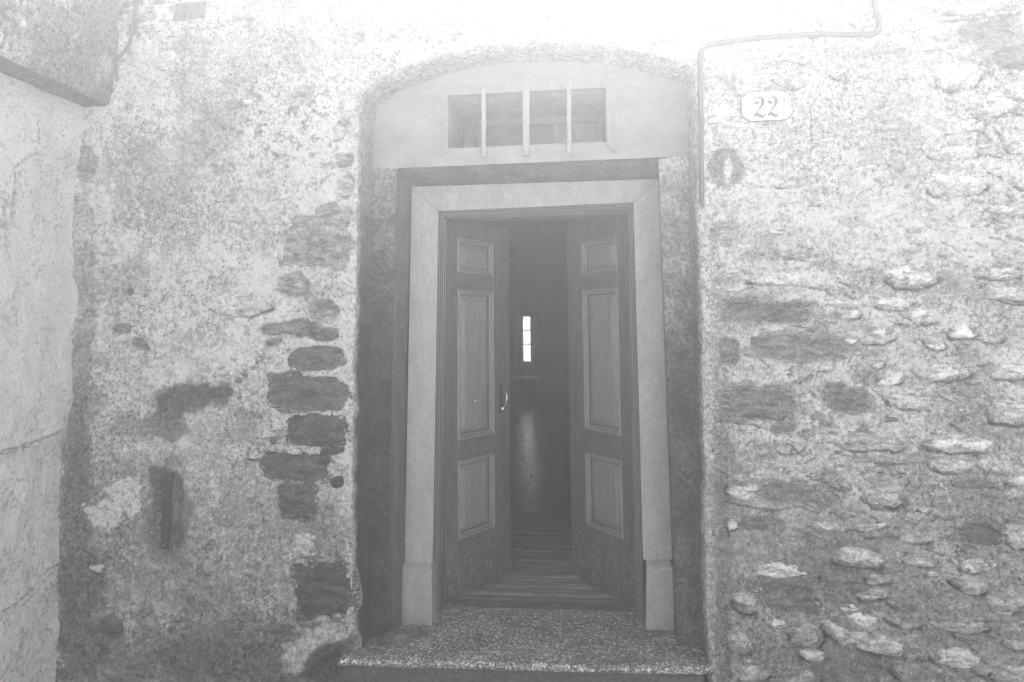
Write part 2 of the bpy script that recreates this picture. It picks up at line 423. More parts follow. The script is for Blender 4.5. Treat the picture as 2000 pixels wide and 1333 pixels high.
# ---- stones: (x0, y0, x1, y1, tone, squareness, proud_mm, lime, mode, tilt)
# mode i = set back in the plaster, p = standing proud
ST = [
 # left of the door
 (546, 402, 691, 530, .33, 6, -2, .25, 'i', 2), (540, 530, 612, 582, .34, 3, -3, .6, 'i', 0), (600, 585, 662, 622, .30, 3, -3, .5, 'i', 0),
 (503, 630, 582, 656, .26, 2.4, -4, .4, 'i', -4), (553, 620, 636, 662, .24, 2.4, -4, .3, 'i', 0), (606, 640, 668, 668, .18, 2.4, -3, .2, 'i', -3),
 (513, 660, 556, 676, .28, 2.2, -4, .2, 'i', -12), (557, 673, 680, 722, .13, 4, -4, .35, 'i', -3), (518, 726, 686, 803, .12, 3.6, -2, .3, 'i', 2),
 (554, 806, 684, 876, .10, 5, -3, .15, 'i', 0), (506, 882, 652, 939, .11, 4, -5, .3, 'i', 4), (624, 872, 676, 889, .08, 2.2, -5, .1, 'i', -6),
 (543, 942, 628, 1012, .11, 4, -4, .2, 'i', -6), (645, 930, 673, 953, .08, 2.6, -5, .1, 'i', 0), (572, 1096, 690, 1206, .085, 5, -7, .2, 'i', -12),
 (527, 855, 543, 869, .12, 2.4, -3, 0, 'i', 30), (478, 876, 516, 901, .62, 2.4, 8, .3, 'p', -10), (404, 566, 536, 622, .60, 2.6, 7, .5, 'p', -3),
 (556, 1032, 628, 1086, .58, 2.6, 10, .7, 'p', 10), (170, 1090, 210, 1118, .55, 2.2, 8, .4, 'p', 20), (240, 578, 298, 602, .5, 2.4, 6, .4, 'p', 0),
 (216, 632, 256, 652, .22, 2.2, -3, .2, 'i', 0), (252, 660, 300, 684, .22, 2.2, -3, .2, 'i', 20), (240, 560, 262, 578, .2, 2.2, -3, .1, 'i', 0),
 (388, 700, 440, 722, .5, 2.4, 5, .3, 'p', 0), (420, 718, 470, 748, .55, 2.4, 6, .3, 'p', 0), (310, 120, 336, 146, .6, 2.4, 6, .2, 'p', 10),
 (212, 240, 240, 262, .5, 2.4, 5, .2, 'p', 0), (470, 190, 500, 208, .66, 2.2, 5, .2, 'p', 0), (690, 60, 716, 88, .35, 2.4, -2, .3, 'i', 0),
 (650, 300, 690, 330, .4, 3, -3, .4, 'i', 0), (655, 345, 692, 392, .45, 3, -3, .5, 'i', 0), (200, 1200, 240, 1244, .13, 2.2, -4, .1, 'i', 0),
 # arch stones
 (915, 0, 962, 58, .30, 4, -3, .3, 'i', 3), (1000, -20, 1058, 56, .36, 5, -3, .3, 'i', -2), (1064, 10, 1100, 62, .40, 4, -3, .3, 'i', -5),
 (1130, -10, 1178, 40, .45, 4, -3, .4, 'i', -8), (1190, 20, 1240, 62, .42, 4, -3, .5, 'i', -14), (1250, 8, 1300, 60, .42, 4, -3, .4, 'i', -20),
 (1310, 20, 1362, 84, .46, 4, -3, .4, 'i', -28), (1366, 26, 1430, 72, .42, 4, -3, .3, 'i', 0), (880, 50, 905, 72, .32, 2.5, -3, .3, 'i', 0),
 (820, 20, 872, 62, .42, 3, -2, .5, 'i', 10), (752, 40, 806, 84, .45, 3, -2, .5, 'i', 18), (1290, 66, 1320, 86, .38, 2.5, -2, .3, 'i', 0),
 # right of the door, top
 (1375, 148, 1422, 172, .42, 3, -2, .3, 'i', 0), (1380, 196, 1442, 252, .60, 3, 5, .4, 'p', 20),
 (1440, 92, 1490, 108, .5, 3, 3, .3, 'p', 0), (1510, 86, 1582, 108, .55, 3, 4, .4, 'p', 4), (1386, 430, 1440, 470, .38, 3, -3, .4, 'i', 0),
 (1432, 468, 1480, 496, .6, 2.6, 6, .3, 'p', 0), (1878, 34, 1990, 76, .22, 3, -8, .2, 'i', -4), (1940, 92, 2010, 140, .22, 3, -8, .2, 'i', 3),
 (1826, 112, 1918, 178, .60, 2.6, 18, .3, 'p', -5), (1790, 84, 1876, 100, .55, 3, 9, .3, 'p', -3), (1850, 0, 1960, 26, .58, 3, 12, .3, 'p', -4),
 (1896, 178, 1984, 230, .56, 2.6, 16, .3, 'p', -14), (1962, 150, 2030, 196, .5, 3, 12, .3, 'p', 0), (1838, 238, 1920, 262, .56, 2.6, 12, .3, 'p', -8),
 (1820, 276, 1912, 312, .6, 3, 13, .3, 'p', -2), (1894, 262, 1960, 304, .42, 2.6, 10, .2, 'p', 24), (1812, 318, 1918, 386, .56, 3.6, 15, .3, 'p', 0),
 (1960, 250, 2030, 300, .5, 2.6, 10, .3, 'p', -10), (1974, 320, 2040, 372, .5, 3, 8, .3, 'p', 0), (1930, 380, 2010, 420, .5, 2.6, 7, .4, 'p', 0),
 # right, middle
 (1467, 534, 1606, 558, .60, 5, 13, .2, 'p', 1), (1396, 548, 1470, 572, .52, 3, 6, .3, 'p', 0), (1413, 586, 1586, 633, .15, 9, -5, .75, 'i', 3),
 (1726, 510, 1824, 563, .62, 3, 17, .2, 'p', 0), (1708, 576, 1780, 607, .62, 2.4, 16, .1, 'p', -3), (1764, 601, 1832, 630, .60, 2.2, 14, .1, 'p', 12),
 (1618, 603, 1682, 625, .60, 2.2, 11, .1, 'p', 0), (1404, 656, 1442, 716, .19, 3, -5, .2, 'i', 0), (1452, 652, 1664, 704, .23, 2.6, -4, .4, 'i', 4),
 (1670, 642, 1748, 674, .48, 2.2, 8, .2, 'p', 0), (1855, 632, 1902, 664, .70, 7, 26, .1, 'p', -3), (1808, 650, 1850, 682, .66, 2.6, 12, .2, 'p', 20),
 (1900, 636, 1965, 668, .48, 2.6, 9, .3, 'p', 8), (1700, 700, 1724, 720, .7, 2.4, 9, .1, 'p', 20), (1788, 702, 1892, 744, .58, 2.6, 10, .3, 'p', 4),
 (1645, 655, 1672, 672, .68, 2.2, 8, .1, 'p', 0), (1404, 752, 1552, 826, .18, 4, -5, .6, 'i', 3), (1608, 758, 1700, 806, .15, 2.8, -5, .8, 'i', 6),
 (1726, 768, 1828, 800, .52, 2.6, 10, .3, 'p', 6), (1930, 776, 2020, 828, .60, 2.8, 15, .2, 'p', 5), (1924, 546, 2010, 592, .50, 2.8, 12, .5, 'p', 10),
 (1910, 520, 2000, 548, .52, 2.8, 10, .3, 'p', -4), (1930, 706, 2016, 742, .5, 2.8, 10, .3, 'p', 0), (1500, 826, 1552, 848, .22, 2.4, -3, .2, 'i', -8),
 (1610, 745, 1650, 770, .2, 2.4, -3, .6, 'i', 10),
 # right, lower
 (1638, 846, 1772, 882, .40, 3, 9, .3, 'p', 2), (1806, 843, 1940, 886, .50, 2.8, 15, .1, 'p', -1), (1818, 888, 1896, 926, .46, 2.4, 20, .3, 'p', 6),
 (1688, 926, 1768, 996, .36, 3.4, 9, .1, 'p', 0), (1416, 924, 1480, 976, .48, 2.8, 9, .4, 'p', 14), (1476, 940, 1612, 990, .22, 2.6, -3, .7, 'i', 9),
 (1446, 1008, 1500, 1038, .24, 2.4, -4, .3, 'i', 0), (1416, 1006, 1444, 1040, .60, 2.4, 7, .4, 'p', 0), (1960, 922, 2020, 948, .62, 2.6, 10, .3, 'p', 0),
 (1880, 1028, 1952, 1062, .12, 3.6, -6, .2, 'i', 2), (1482, 1094, 1592, 1132, .58, 5, 15, .05, 'p', 3), (1490, 1134, 1592, 1206, .19, 6, -3, .15, 'i', 2),
 (1624, 1074, 1720, 1110, .55, 3.4, 15, .1, 'p', 6), (1430, 1160, 1482, 1202, .58, 2.6, 14, .3, 'p', 24), (1676, 1150, 1732, 1178, .40, 2.2, 12, .1, 'p', -2),
 (1690, 1118, 1744, 1144, .36, 2.4, 8, .1, 'p', 6), (1640, 1182, 1722, 1228, .54, 2.6, 15, .2, 'p', 28), (1608, 1212, 1700, 1262, .46, 2.8, 10, .1, 'p', 32),
 (1678, 1232, 1756, 1278, .42, 5, 34, .05, 'p', 12), (1818, 1262, 1918, 1306, .52, 2.6, 18, .3, 'p', 6), (1542, 1212, 1610, 1264, .28, 2.8, 8, .2, 'p', 4),
 (1498, 1208, 1540, 1234, .52, 2.6, 6, .2, 'p', 0), (1862, 1116, 1930, 1160, .40, 2.8, 12, .3, 'p', 18), (1874, 1090, 1952, 1118, .54, 2.8, 9, .5, 'p', -4),
 (1826, 1196, 1922, 1236, .34, 2.8, 12, .1, 'p', 6), (1940, 1296, 2030, 1340, .40, 2.8, 14, .2, 'p', 10), (1930, 1150, 2010, 1200, .34, 2.8, 12, .2, 'p', 6),
 (1756, 1034, 1822, 1064, .38, 2.6, 9, .2, 'p', 10), (1960, 1010, 2030, 1070, .42, 2.8, 8, .2, 'p', 18), (1632, 1300, 1700, 1345, .15, 2.8, 8, .1, 'p', 8),
 (1730, 1196, 1800, 1226, .32, 2.4, 8, .1, 'p', 12), (1560, 1270, 1612, 1294, .5, 2.4, 8, .1, 'p', 6), (1960, 1220, 2030, 1270, .36, 2.8, 9, .2, 'p', 8),
 (1740, 1290, 1810, 1330, .22, 2.8, 8, .2, 'p', 8), (1580, 1010, 1650, 1034, .42, 3, 6, .3, 'p', 0), (1500, 1050, 1580, 1076, .34, 3, 6, .3, 'p', -3),
 (1420, 1240, 1470, 1280, .40, 2.6, 8, .4, 'p', 0), (1420, 1290, 1500, 1330, .34, 2.8, 8, .3, 'p', 0), (1530, 1300, 1600, 1340, .3, 2.8, 8, .3, 'p', 0),
]

# low relief lumps hidden under the plaster of the right wall, all at random
_r = random.Random(5)
LUMPS = []
for _ in range(290):
    x, z = _r.uniform(.55, 3.0), _r.uniform(-.3, 3.2)
    LUMPS.append((x, z, _r.uniform(.05, .14), _r.uniform(.022, .055), _r.uniform(-.25, .15), _r.uniform(.003, .010)))
for _ in range(90):
    x, z = _r.uniform(-2.2, -1.0), _r.uniform(-.3, 3.2)
    LUMPS.append((x, z, _r.uniform(.06, .14), _r.uniform(.04, .09), _r.uniform(-.3, .3), _r.uniform(.002, .008)))

def local(x, z, cx, cz, rx, rz, ang):
    c, s = math.cos(ang), math.sin(ang)
    u = ((x - cx) * c + (z - cz) * s) / rx
    v = (-(x - cx) * s + (z - cz) * c) / rz
    return u, v

def near(x, z, cx, cz, r):
    return (np.abs(x - cx) < r) & (np.abs(z - cz) < r)

# painted-in character of the surface: (px, py, rx, ry, angle, tone, softness, warp, strength)
TONES = [
 (430, 235, 60, 105, 25, .30, .5, .7, .75), (300, 330, 110, 110, 0, .34, .5, 1.3, .6), (250, 290, 50, 50, 0, .30, .4, 1.3, .6),
  (500, 380, 80, 90, 0, .36, .5, 1.3, .5), (640, 60, 90, 60, 0, .34, .5, 1.2, .55),
 (560, 110, 70, 60, 0, .36, .5, 1.3, .5), (380, 180, 40, 60, 30, .34, .5, 1.2, .5), (320, 450, 60, 60, 0, .30, .4, 1.4, .6), (240, 560, 70, 60, 0, .30, .4, 1.3, .6),
 (160, 480, 34, 150, 0, .30, .6, 1.3, .6), (172, 320, 26, 40, 0, .2, .2, .4, .7), (160, 690, 30, 130, 0, .22, .7, 1.0, .7), (150, 860, 38, 150, 0, .17, .6, 1.0, .75), (380, 660, 60, 30, 0, .34, .4, 1.2, .5),
 (380, 775, 78, 28, -4, .085, .2, .7, .92), (335, 790, 34, 30, 0, .07, .2, .8, .9), (430, 768, 30, 14, 0, .08, .2, .7, .9), (320, 830, 45, 26, 20, .10, .3, 1.0, .8),
 (470, 830, 50, 40, 10, .16, .3, 1.0, .7), (260, 830, 60, 26, 10, .18, .4, 1.0, .6), (430, 825, 40, 30, 0, .52, .2, .7, .85),
 (440, 1000, 220, 200, 0, .40, .5, .9, .4), (230, 1010, 110, 130, 0, .22, .5, .8, .5), (160, 1130, 60, 60, 0, .13, .4, .9, .8), (150, 1000, 34, 200, 0, .16, .4, .6, .8),
 (170, 1240, 60, 90, 0, .12, .4, .9, .75), (480, 1280, 150, 60, 0, .10, .5, .9, .75), (330, 1290, 140, 50, 0, .12, .6, .9, .7), (430, 1190, 100, 50, 0, .22, .6, 1.0, .5),
 (222, 985, 44, 30, -35, .85, .3, 2.4, .9), (262, 975, 13, 40, 4, .85, .3, 1.6, .9), (205, 1000, 12, 36, 30, .8, .3, 1.4, .8), (262, 975, 14, 34, 0, .72, .3, 1.2, .8), (330, 1000, 46, 98, 0, .19, .2, .45, .9),
 (315, 960, 12, 60, 8, .10, .2, .7, .9), (352, 960, 9, 34, -6, .085, .25, .7, .85), (352, 1030, 11, 30, 0, .09, .25, .8, .85), (300, 930, 10, 20, 0, .09, .3, .7, .8),
 (228, 1225, 16, 20, 0, .11, .2, .4, .9), (590, 1000, 60, 60, 0, .3, .5, 1.0, .4), (640, 1040, 40, 60, 0, .27, .4, .6, .7),
 (610, 1270, 58, 42, -35, .62, .25, .7, .85), (650, 1292, 58, 36, -30, .075, .15, .3, .95), (640, 1330, 60, 20, 0, .10, .2, .3, .95),
 (600, 1010, 18, 14, 0, .12, .3, .8, .8), (500, 590, 50, 20, 0, .3, .3, .9, .4), (615, 560, 60, 30, 0, .36, .4, 1.0, .6),
 (1050, 10, 360, 75, 0, .30, .4, .5, .85), (700, 130, 60, 60, 0, .5, .4, .8, .6),
 (1418, 328, 36, 40, 0, .13, .15, .35, .85), (1421, 330, 7, 28, 3, .7, .3, .4, .9),
 # right of the door
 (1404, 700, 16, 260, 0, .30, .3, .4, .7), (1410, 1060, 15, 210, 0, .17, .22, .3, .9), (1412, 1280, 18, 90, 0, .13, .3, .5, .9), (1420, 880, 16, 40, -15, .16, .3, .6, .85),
 (1700, 230, 110, 120, 0, .47, .6, 1.0, .5), (1560, 300, 100, 120, 0, .60, .6, 1.0, .4), (1890, 770, 60, 90, 0, .26, .6, .9, .6), (1560, 1060, 150, 60, 0, .30, .6, .9, .5),
 (1640, 1130, 60, 60, 0, .16, .5, .9, .6), (1930, 1000, 70, 60, 0, .16, .5, 1.0, .6), (1800, 950, 80, 60, 0, .30, .5, .9, .4), (1650, 1290, 160, 50, 0, .15, .6, .9, .7),
 (1860, 1180, 130, 80, 0, .22, .6, .9, .5), (1490, 1290, 70, 50, 0, .24, .5, .9, .5), (1960, 570, 60, 50, 0, .28, .5, .8, .6), (1470, 470, 70, 40, 0, .42, .5, .9, .4),
 (1960, 110, 60, 50, 0, .34, .4, .7, .7), (1500, 880, 90, 50, 0, .45, .5, .8, .4), (1860, 560, 70, 40, 0, .3, .6, .9, .5),
]

_rc = random.Random(12)
SHORT = []
for _ in range(360):
    x, z = _rc.uniform(.62, 2.8), _rc.uniform(-.15, 2.9)
    if z > 1.7 and _rc.random() < .7 and x < 1.55: continue
    ln = _rc.uniform(.02, .09); a = _rc.uniform(-.5, .12)
    p = [(x, z)]
    for k in range(3):
        a += _rc.uniform(-.45, .45); p.append((p[-1][0] + ln / 3 * math.cos(a), p[-1][1] + ln / 3 * math.sin(a)))
    SHORT.append((p, _rc.uniform(.004, .010), _rc.uniform(.0022, .0045)))
for _ in range(60):
    x, z = _rc.uniform(-2.1, -1.05), _rc.uniform(-.15, 2.2)
    ln = _rc.uniform(.02, .06); a = _rc.uniform(-.6, .6)
    SHORT.append(([(x, z), (x + ln * math.cos(a), z + ln * math.sin(a)), (x + ln * 1.5 * math.cos(a + .4), z + ln * 1.5 * math.sin(a + .4))], .004, .0026))

def wall_h(x, z):
    """how far the wall face stands out (towards the street), metres"""
    right = sstep(.2, .75, x)
    h = .012 * fbm(x * 2.2, z * 2.2, 1, 3)
    hl = .0055 * fbm(x * 22, z * 22, 4, 4) + .0055 * fbm(x * 80, z * 80, 9, 3)
    hr = .011 * fbm(x * 7, z * 19, 14, 4) + .007 * fbm(x * 34, z * 56, 19, 4) + .0045 * fbm(x * 85, z * 105, 23, 2)
    lay = ridge(x * 4 + .6 * fbm(x * 3, z * 3, 29, 2), z * 15, 26, 3)
    hr = hr - .010 * sstep(.90, 1.0, lay)
    h = h + hl * (1 - right) + hr * right
    # upper left is smoother, lower left more pitted
    low = sstep(1.2, .2, z) * (1 - right)
    h = h - .008 * sstep(.2, .5, fbm(x * 45, z * 45, 33, 3)) * (.3 + low)
    return h

def feature_fields(x, z):
    h = np.zeros_like(x)
    t = np.full(x.shape, np.nan)
    for (cx, cz, rx, rz, a, hh) in LUMPS:
        m = near(x, z, cx, cz, rx * 1.7)
        if not m.any(): continue
        u, v = local(x[m], z[m], cx, cz, rx, rz, a)
        d = (np.abs(u) ** 2.6 + np.abs(v) ** 2.6) ** (1 / 2.6) + .25 * fbm(x[m] * 22, z[m] * 22, 41, 2)
        h[m] += hh * sstep(1.25, .75, d)
    right = sstep(.2, .75, x)
    base = np.where(x > 0, .74 - .18 * sstep(1.7, 2.6, z) + .09 * fbm(x * 2.5, z * 2.5, 61, 3), .84 - .14 * sstep(1.9, 2.8, z) + .08 * fbm(x * 3, z * 3, 62, 3))  # tone lowered towards the top to offset the glow of the mist
    # the wall gets darker towards its foot, below an uneven line
    darken_z = .95 + .35 * fbm(x * 1.6, z * 1.1, 63, 3)
    base = base * (1 - .42 * sstep(darken_z + .75, darken_z - .75, z))
    mott = sstep(.10, .35, fbm(x * 12, z * 12, 64, 5, .62)) * (1 - right)
    base = base * (1 - .27 * mott)
    zone = sstep(-.1, .35, fbm(x * 2.6, z * 2.6, 67, 3)) * (1 - right)
    spot = sstep(.14, .24, fbm(x * 24, z * 30, 68, 4, .6))
    base = base * (1 - .60 * spot * (.25 + .75 * zone))
    coat = sstep(-.012, .018, fbm(x * 3.1, z * 3.6, 72, 7, .62) + .10 * sstep(.2, 1.6, z) - .02) * (1 - right)
    base = base * (1 - (1 - coat) * .27 * (1 - right)); h = h + .0055 * coat
    coat2 = sstep(-.01, .02, fbm(x * 3.4, z * 6.0, 77, 7, .62) + .22 * sstep(1.2, 2.4, z) * sstep(1.9, 1.4, x) + .02) * right
    base = base * (1 - (1 - coat2) * .22 * right); h = h + .006 * coat2
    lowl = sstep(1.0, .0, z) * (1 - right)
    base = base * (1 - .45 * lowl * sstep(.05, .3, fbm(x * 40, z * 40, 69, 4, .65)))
    mr = sstep(.08, .3, fbm(x * 8, z * 20, 65, 5, .62)) * right
    base = base * (1 - .40 * mr * (.45 + .55 * sstep(2.3, 1.0, z)))
    wht = sstep(.16, .4, fbm(x * 7, z * 9, 66, 5, .6))
    base = base * (1 - wht * .8) + np.maximum(base, .78 - .22 * sstep(1.9, 2.7, z)) * wht * .8 * sstep(.5, 1.5, z) + base * wht * .8 * (1 - sstep(.5, 1.5, z))
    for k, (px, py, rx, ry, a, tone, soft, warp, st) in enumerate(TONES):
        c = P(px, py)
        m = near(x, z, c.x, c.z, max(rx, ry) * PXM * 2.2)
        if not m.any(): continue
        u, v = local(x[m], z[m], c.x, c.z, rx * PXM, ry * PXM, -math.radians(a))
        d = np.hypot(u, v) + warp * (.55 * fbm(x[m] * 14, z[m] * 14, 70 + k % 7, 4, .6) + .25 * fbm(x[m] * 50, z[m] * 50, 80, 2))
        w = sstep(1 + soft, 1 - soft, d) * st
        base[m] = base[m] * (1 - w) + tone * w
    # smooth old cement round the iron strip
    c = P(330, 1000); u, v = local(x, z, c.x, c.z, 48 * PXM, 100 * PXM, 0)
    cem = sstep(1.1, .9, (np.abs(u) ** 3 + np.abs(v) ** 3) ** (1 / 3) + .15 * fbm(x * 20, z * 20, 90, 2))
    # slot the iron strip sits in
    c = P(327, 1000); u, v = local(x, z, c.x, c.z, 15 * PXM, 82 * PXM, math.radians(-3))
    h -= .014 * sstep(1.05, .9, np.maximum(np.abs(u), np.abs(v)) + .05 * fbm(x * 60, z * 60, 91, 2))
    # broken foot of the wall left of the step: lime crust over a hollow
    a0, b0 = P(590, 1314), P(665, 1262)
    nx, nz = (b0.z - a0.z), -(b0.x - a0.x)
    nl = math.hypot(nx, nz); dd = ((x - a0.x) * nx + (z - a0.z) * nz) / nl
    foot = sstep(-.004, .008, dd) * sstep(P(560, 1300).x, P(600, 1300).x, x) * (x < -.8)
    h = h - .055 * foot + .03 * np.exp(-((dd + .03) / .03) ** 2) * sstep(P(545, 1280).x, P(590, 1280).x, x) * (x < P(700, 1280).x) * (z < P(600, 1200).z)
    # cracks
    for pts, dep, wd in CRACKS:
        w = [(P(*p).x, P(*p).z) for p in pts]
        d = seg_dist(x + .006 * fbm(x * 40, z * 40, 95, 2), z + .006 * fbm(x * 40, z * 40, 96, 2), w)
        k = sstep(wd, wd * .3, d)
        h -= dep * k; base = base * (1 - .55 * k)
    for w, dep, wd in SHORT:
        m = near(x, z, w[1][0], w[1][1], .13)
        if not m.any(): continue
        d = seg_dist(x[m] + .004 * fbm(x[m] * 60, z[m] * 60, 97, 2), z[m], w)
        k = sstep(wd * 1.3, wd * .3, d)
        h[m] -= dep * k; base[m] *= 1 - .65 * k
    return h, base, cem

CRACKS = [
 ([(1585, 200), (1582, 240), (1586, 280), (1584, 300)], .004, .0035), ([(1622, 345), (1636, 380), (1640, 396)], .004, .003),
 ([(1900, 255), (1925, 270), (1945, 290), (1968, 288)], .010, .006), ([(1940, 258), (1968, 286)], .012, .006), ([(1690, 902), (1770, 906), (1840, 900)], .008, .004),
 ([(1690, 920), (1740, 928), (1768, 925)], .010, .005), ([(1405, 825), (1450, 826), (1500, 838), (1518, 842)], .014, .006), ([(1560, 1040), (1620, 1060), (1680, 1090)], .004, .003),
 ([(1730, 1180), (1760, 1198), (1775, 1204)], .010, .006), ([(1840, 1286), (1870, 1312)], .010, .006), ([(1900, 1315), (1935, 1330), (2000, 1345)], .012, .007),
 ([(1950, 1140), (1985, 1166), (2010, 1170)], .010, .006), ([(1650, 1040), (1700, 1052), (1760, 1050)], .005, .004), ([(1850, 1140), (1880, 1156), (1920, 1160)], .012, .006),
 ([(1490, 1000), (1560, 990), (1600, 1004)], .008, .005), ([(1416, 980), (1470, 992), (1510, 998)], .008, .005), ([(1920, 830), (2010, 832)], .014, .007),
 ([(1925, 568), (1960, 584), (2005, 590)], .012, .007), ([(1540, 700), (1600, 704), (1660, 700)], .006, .004), ([(1492, 1132), (1492, 1220)], .006, .004),
 ([(1736, 630), (1790, 640), (1830, 632)], .006, .004), ([(1840, 42), (1900, 34), (1990, 28)], .014, .008), ([(620, 190), (560, 260)], .002, .002),
 ([(250, 640), (300, 668), (306, 700)], .003, .003), ([(295, 1078), (312, 1066)], .003, .003), ([(1472, 4), (1480, 20), (1474, 36)], .006, .004),
 ([(1800, 1000), (1850, 1016), (1880, 1010)], .006, .004), ([(1700, 1010), (1730, 1030), (1790, 1040)], .006, .004), ([(1880, 940), (1920, 950), (1950, 956)], .006, .004),
]

# ------------------------------------------------------------------ the house
house = tag(empty('stone_house', (0, 0, -.2)), 'old rubble stone house front with crumbling pale plaster around an arched doorway', 'house')

STONES = []
for s in ST:
    x0, y0, x1, y1 = s[:4]
    c = P((x0 + x1) / 2, (y0 + y1) / 2)
    t_, sq_, pr_, li_, mo_ = s[4:9]
    if mo_ == 'p' and x0 > 1000: t_ = min(.8, t_ * 1.25)
    if mo_ == 'i' and x0 < 1000: pr_ -= 8; li_ = min(li_, .12) if t_ < .2 else li_
    STONES.append((c.x, c.z, (x1 - x0) / 2 * PXM, (y1 - y0) / 2 * PXM, -math.radians(s[9]), t_, sq_, pr_, li_, mo_))

# small chips of stone and lime scattered over the right-hand wall
occ = [(s[0], s[1], s[2], s[3]) for s in STONES]
cnt = 0; tries = 0
while cnt < 210 and tries < 14000:
    tries += 1
    x, z = _r.uniform(.62, 2.7), _r.uniform(-.1, 2.75)
    rx = _r.uniform(.02, .085) * (1 if z < 1.6 else .7); rz = rx * _r.uniform(.24, .5)
    if z > 1.75 and x < 1.45 and _r.random() < .8: continue
    if any(abs(x - a) < rx + c + .004 and abs(z - b) < rz + d + .004 for a, b, c, d in occ): continue
    occ.append((x, z, rx, rz)); cnt += 1
    lowz = z < 1.0
    t = _r.choice([.45, .55, .6, .66]) if not lowz else _r.choice([.16, .28, .4, .5, .6, .7])
    STONES.append((x, z, rx, rz, _r.uniform(-.3, .15), t, 2.6, _r.uniform(6, 16) if z < 1.4 else _r.uniform(3, 9), .4, 'p'))

def stone_d(x, z, st, sd):
    cx, cz, rx, rz, a, tone, sq, proud, lime, mode = st
    u, v = local(x, z, cx, cz, rx, rz, a)
    wob = .27 * fbm(x * 11 + sd, z * 14, 100, 2) + .20 * fbm(x * 32, z * 32 + sd, 101, 3) + .01
    return (np.abs(u) ** sq + np.abs(v) ** sq) ** (1 / sq) + wob

# grid lines: fine where the photograph looks, coarse beyond
def axis(a0, a, b, b0, step):
    mid = np.arange(a, b, step)
    lo = []; s = step; c = a
    while c > a0: s *= 1.25; c -= s; lo.append(max(c, a0))
    hi = []; s = step; c = mid[-1]
    while c < b0: s *= 1.25; c += s; hi.append(min(c, b0))
    return np.array(lo[::-1] + list(mid) + hi)

gx = axis(-6.0, -2.5, 2.15, 6.5, .0058)
gz = axis(-.35, -.16, 3.0, WTOP, .0058)
X, Z = np.meshgrid(gx, gz, indexing='ij')
sd0 = sdf(X, Z)
sd = sd0 + edge_jit(X, Z)
e = .003
gxn = (sdf(X + e, Z) - sdf(X - e, Z)) / (2 * e)
gzn = (sdf(X, Z + e) - sdf(X, Z - e)) / (2 * e)
inside = sd < 0
cell_in = inside[:-1, :-1] & inside[1:, :-1] & inside[1:, 1:] & inside[:-1, 1:]
keep = ~cell_in
push = np.where(inside & (sd > -.03), -sd, 0)
X = X + gxn * push; Z = Z + gzn * push
H = wall_h(X, Z)
fh, tone, cem = feature_fields(X, Z)
H = H * (1 - .75 * cem) + fh
sdp = np.maximum(sd, 0)
H = H - .012 * np.exp(-sdp / .010)                       # worn, rounded arris of the recess
edge_r = np.exp(-sdp / .03)
bx = X < 0
tone = np.where(bx, tone * (1 - .6 * edge_r) + .5 * .6 * edge_r, tone * (1 - .7 * edge_r) + .52 * .7 * edge_r)
H0 = H.copy()
for i, st in enumerate(STONES):
    if st[9] != 'i': continue
    m = near(X, Z, st[0], st[1], max(st[2], st[3]) * 1.6)
    if not m.any(): continue
    d = stone_d(X[m], Z[m], st, i * 3.1)
    k = sstep(1.0, .90, d)
    H[m] -= (.034 if st[0] < 0 else .020) * k
    lip = np.exp(-((d - 1.05) / .07) ** 2)
    H[m] += .005 * lip
def _blur(A, k):
    ker = np.ones(k) / k
    A = np.apply_along_axis(lambda q: np.convolve(np.pad(q, k // 2, mode='edge'), ker, 'valid'), 0, A)
    return np.apply_along_axis(lambda q: np.convolve(np.pad(q, k // 2, mode='edge'), ker, 'valid'), 1, A)
HS = _blur(_blur(H0, 7), 7)
def surf_h(x, z, arr=None):
    arr = HS if arr is None else arr
    x = np.asarray(x, float); z = np.asarray(z, float)
    i = np.clip(np.searchsorted(gx, x) - 1, 0, len(gx) - 2); j = np.clip(np.searchsorted(gz, z) - 1, 0, len(gz) - 2)
    tx = np.clip((x - gx[i]) / (gx[i + 1] - gx[i]), 0, 1); tz = np.clip((z - gz[j]) / (gz[j + 1] - gz[j]), 0, 1)
    return (arr[i, j] * (1 - tx) + arr[i + 1, j] * tx) * (1 - tz) + (arr[i, j + 1] * (1 - tx) + arr[i + 1, j + 1] * tx) * tz
for i, st in enumerate(STONES):          # open joints under proud stones, their shade darkened into the tone
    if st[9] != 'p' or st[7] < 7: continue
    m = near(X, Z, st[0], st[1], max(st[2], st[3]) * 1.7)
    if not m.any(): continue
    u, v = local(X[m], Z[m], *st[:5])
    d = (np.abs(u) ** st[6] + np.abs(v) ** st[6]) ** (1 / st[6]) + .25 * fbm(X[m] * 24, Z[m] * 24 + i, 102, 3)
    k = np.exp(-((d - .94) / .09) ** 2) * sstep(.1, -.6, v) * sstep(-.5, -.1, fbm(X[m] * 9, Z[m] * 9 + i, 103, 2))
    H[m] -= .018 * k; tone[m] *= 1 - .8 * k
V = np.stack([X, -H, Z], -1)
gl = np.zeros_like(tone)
gridmesh('facade_wall', V, PLASTER, house, tone=np.clip(tone, .03, .85), gloss=gl, keep=keep)

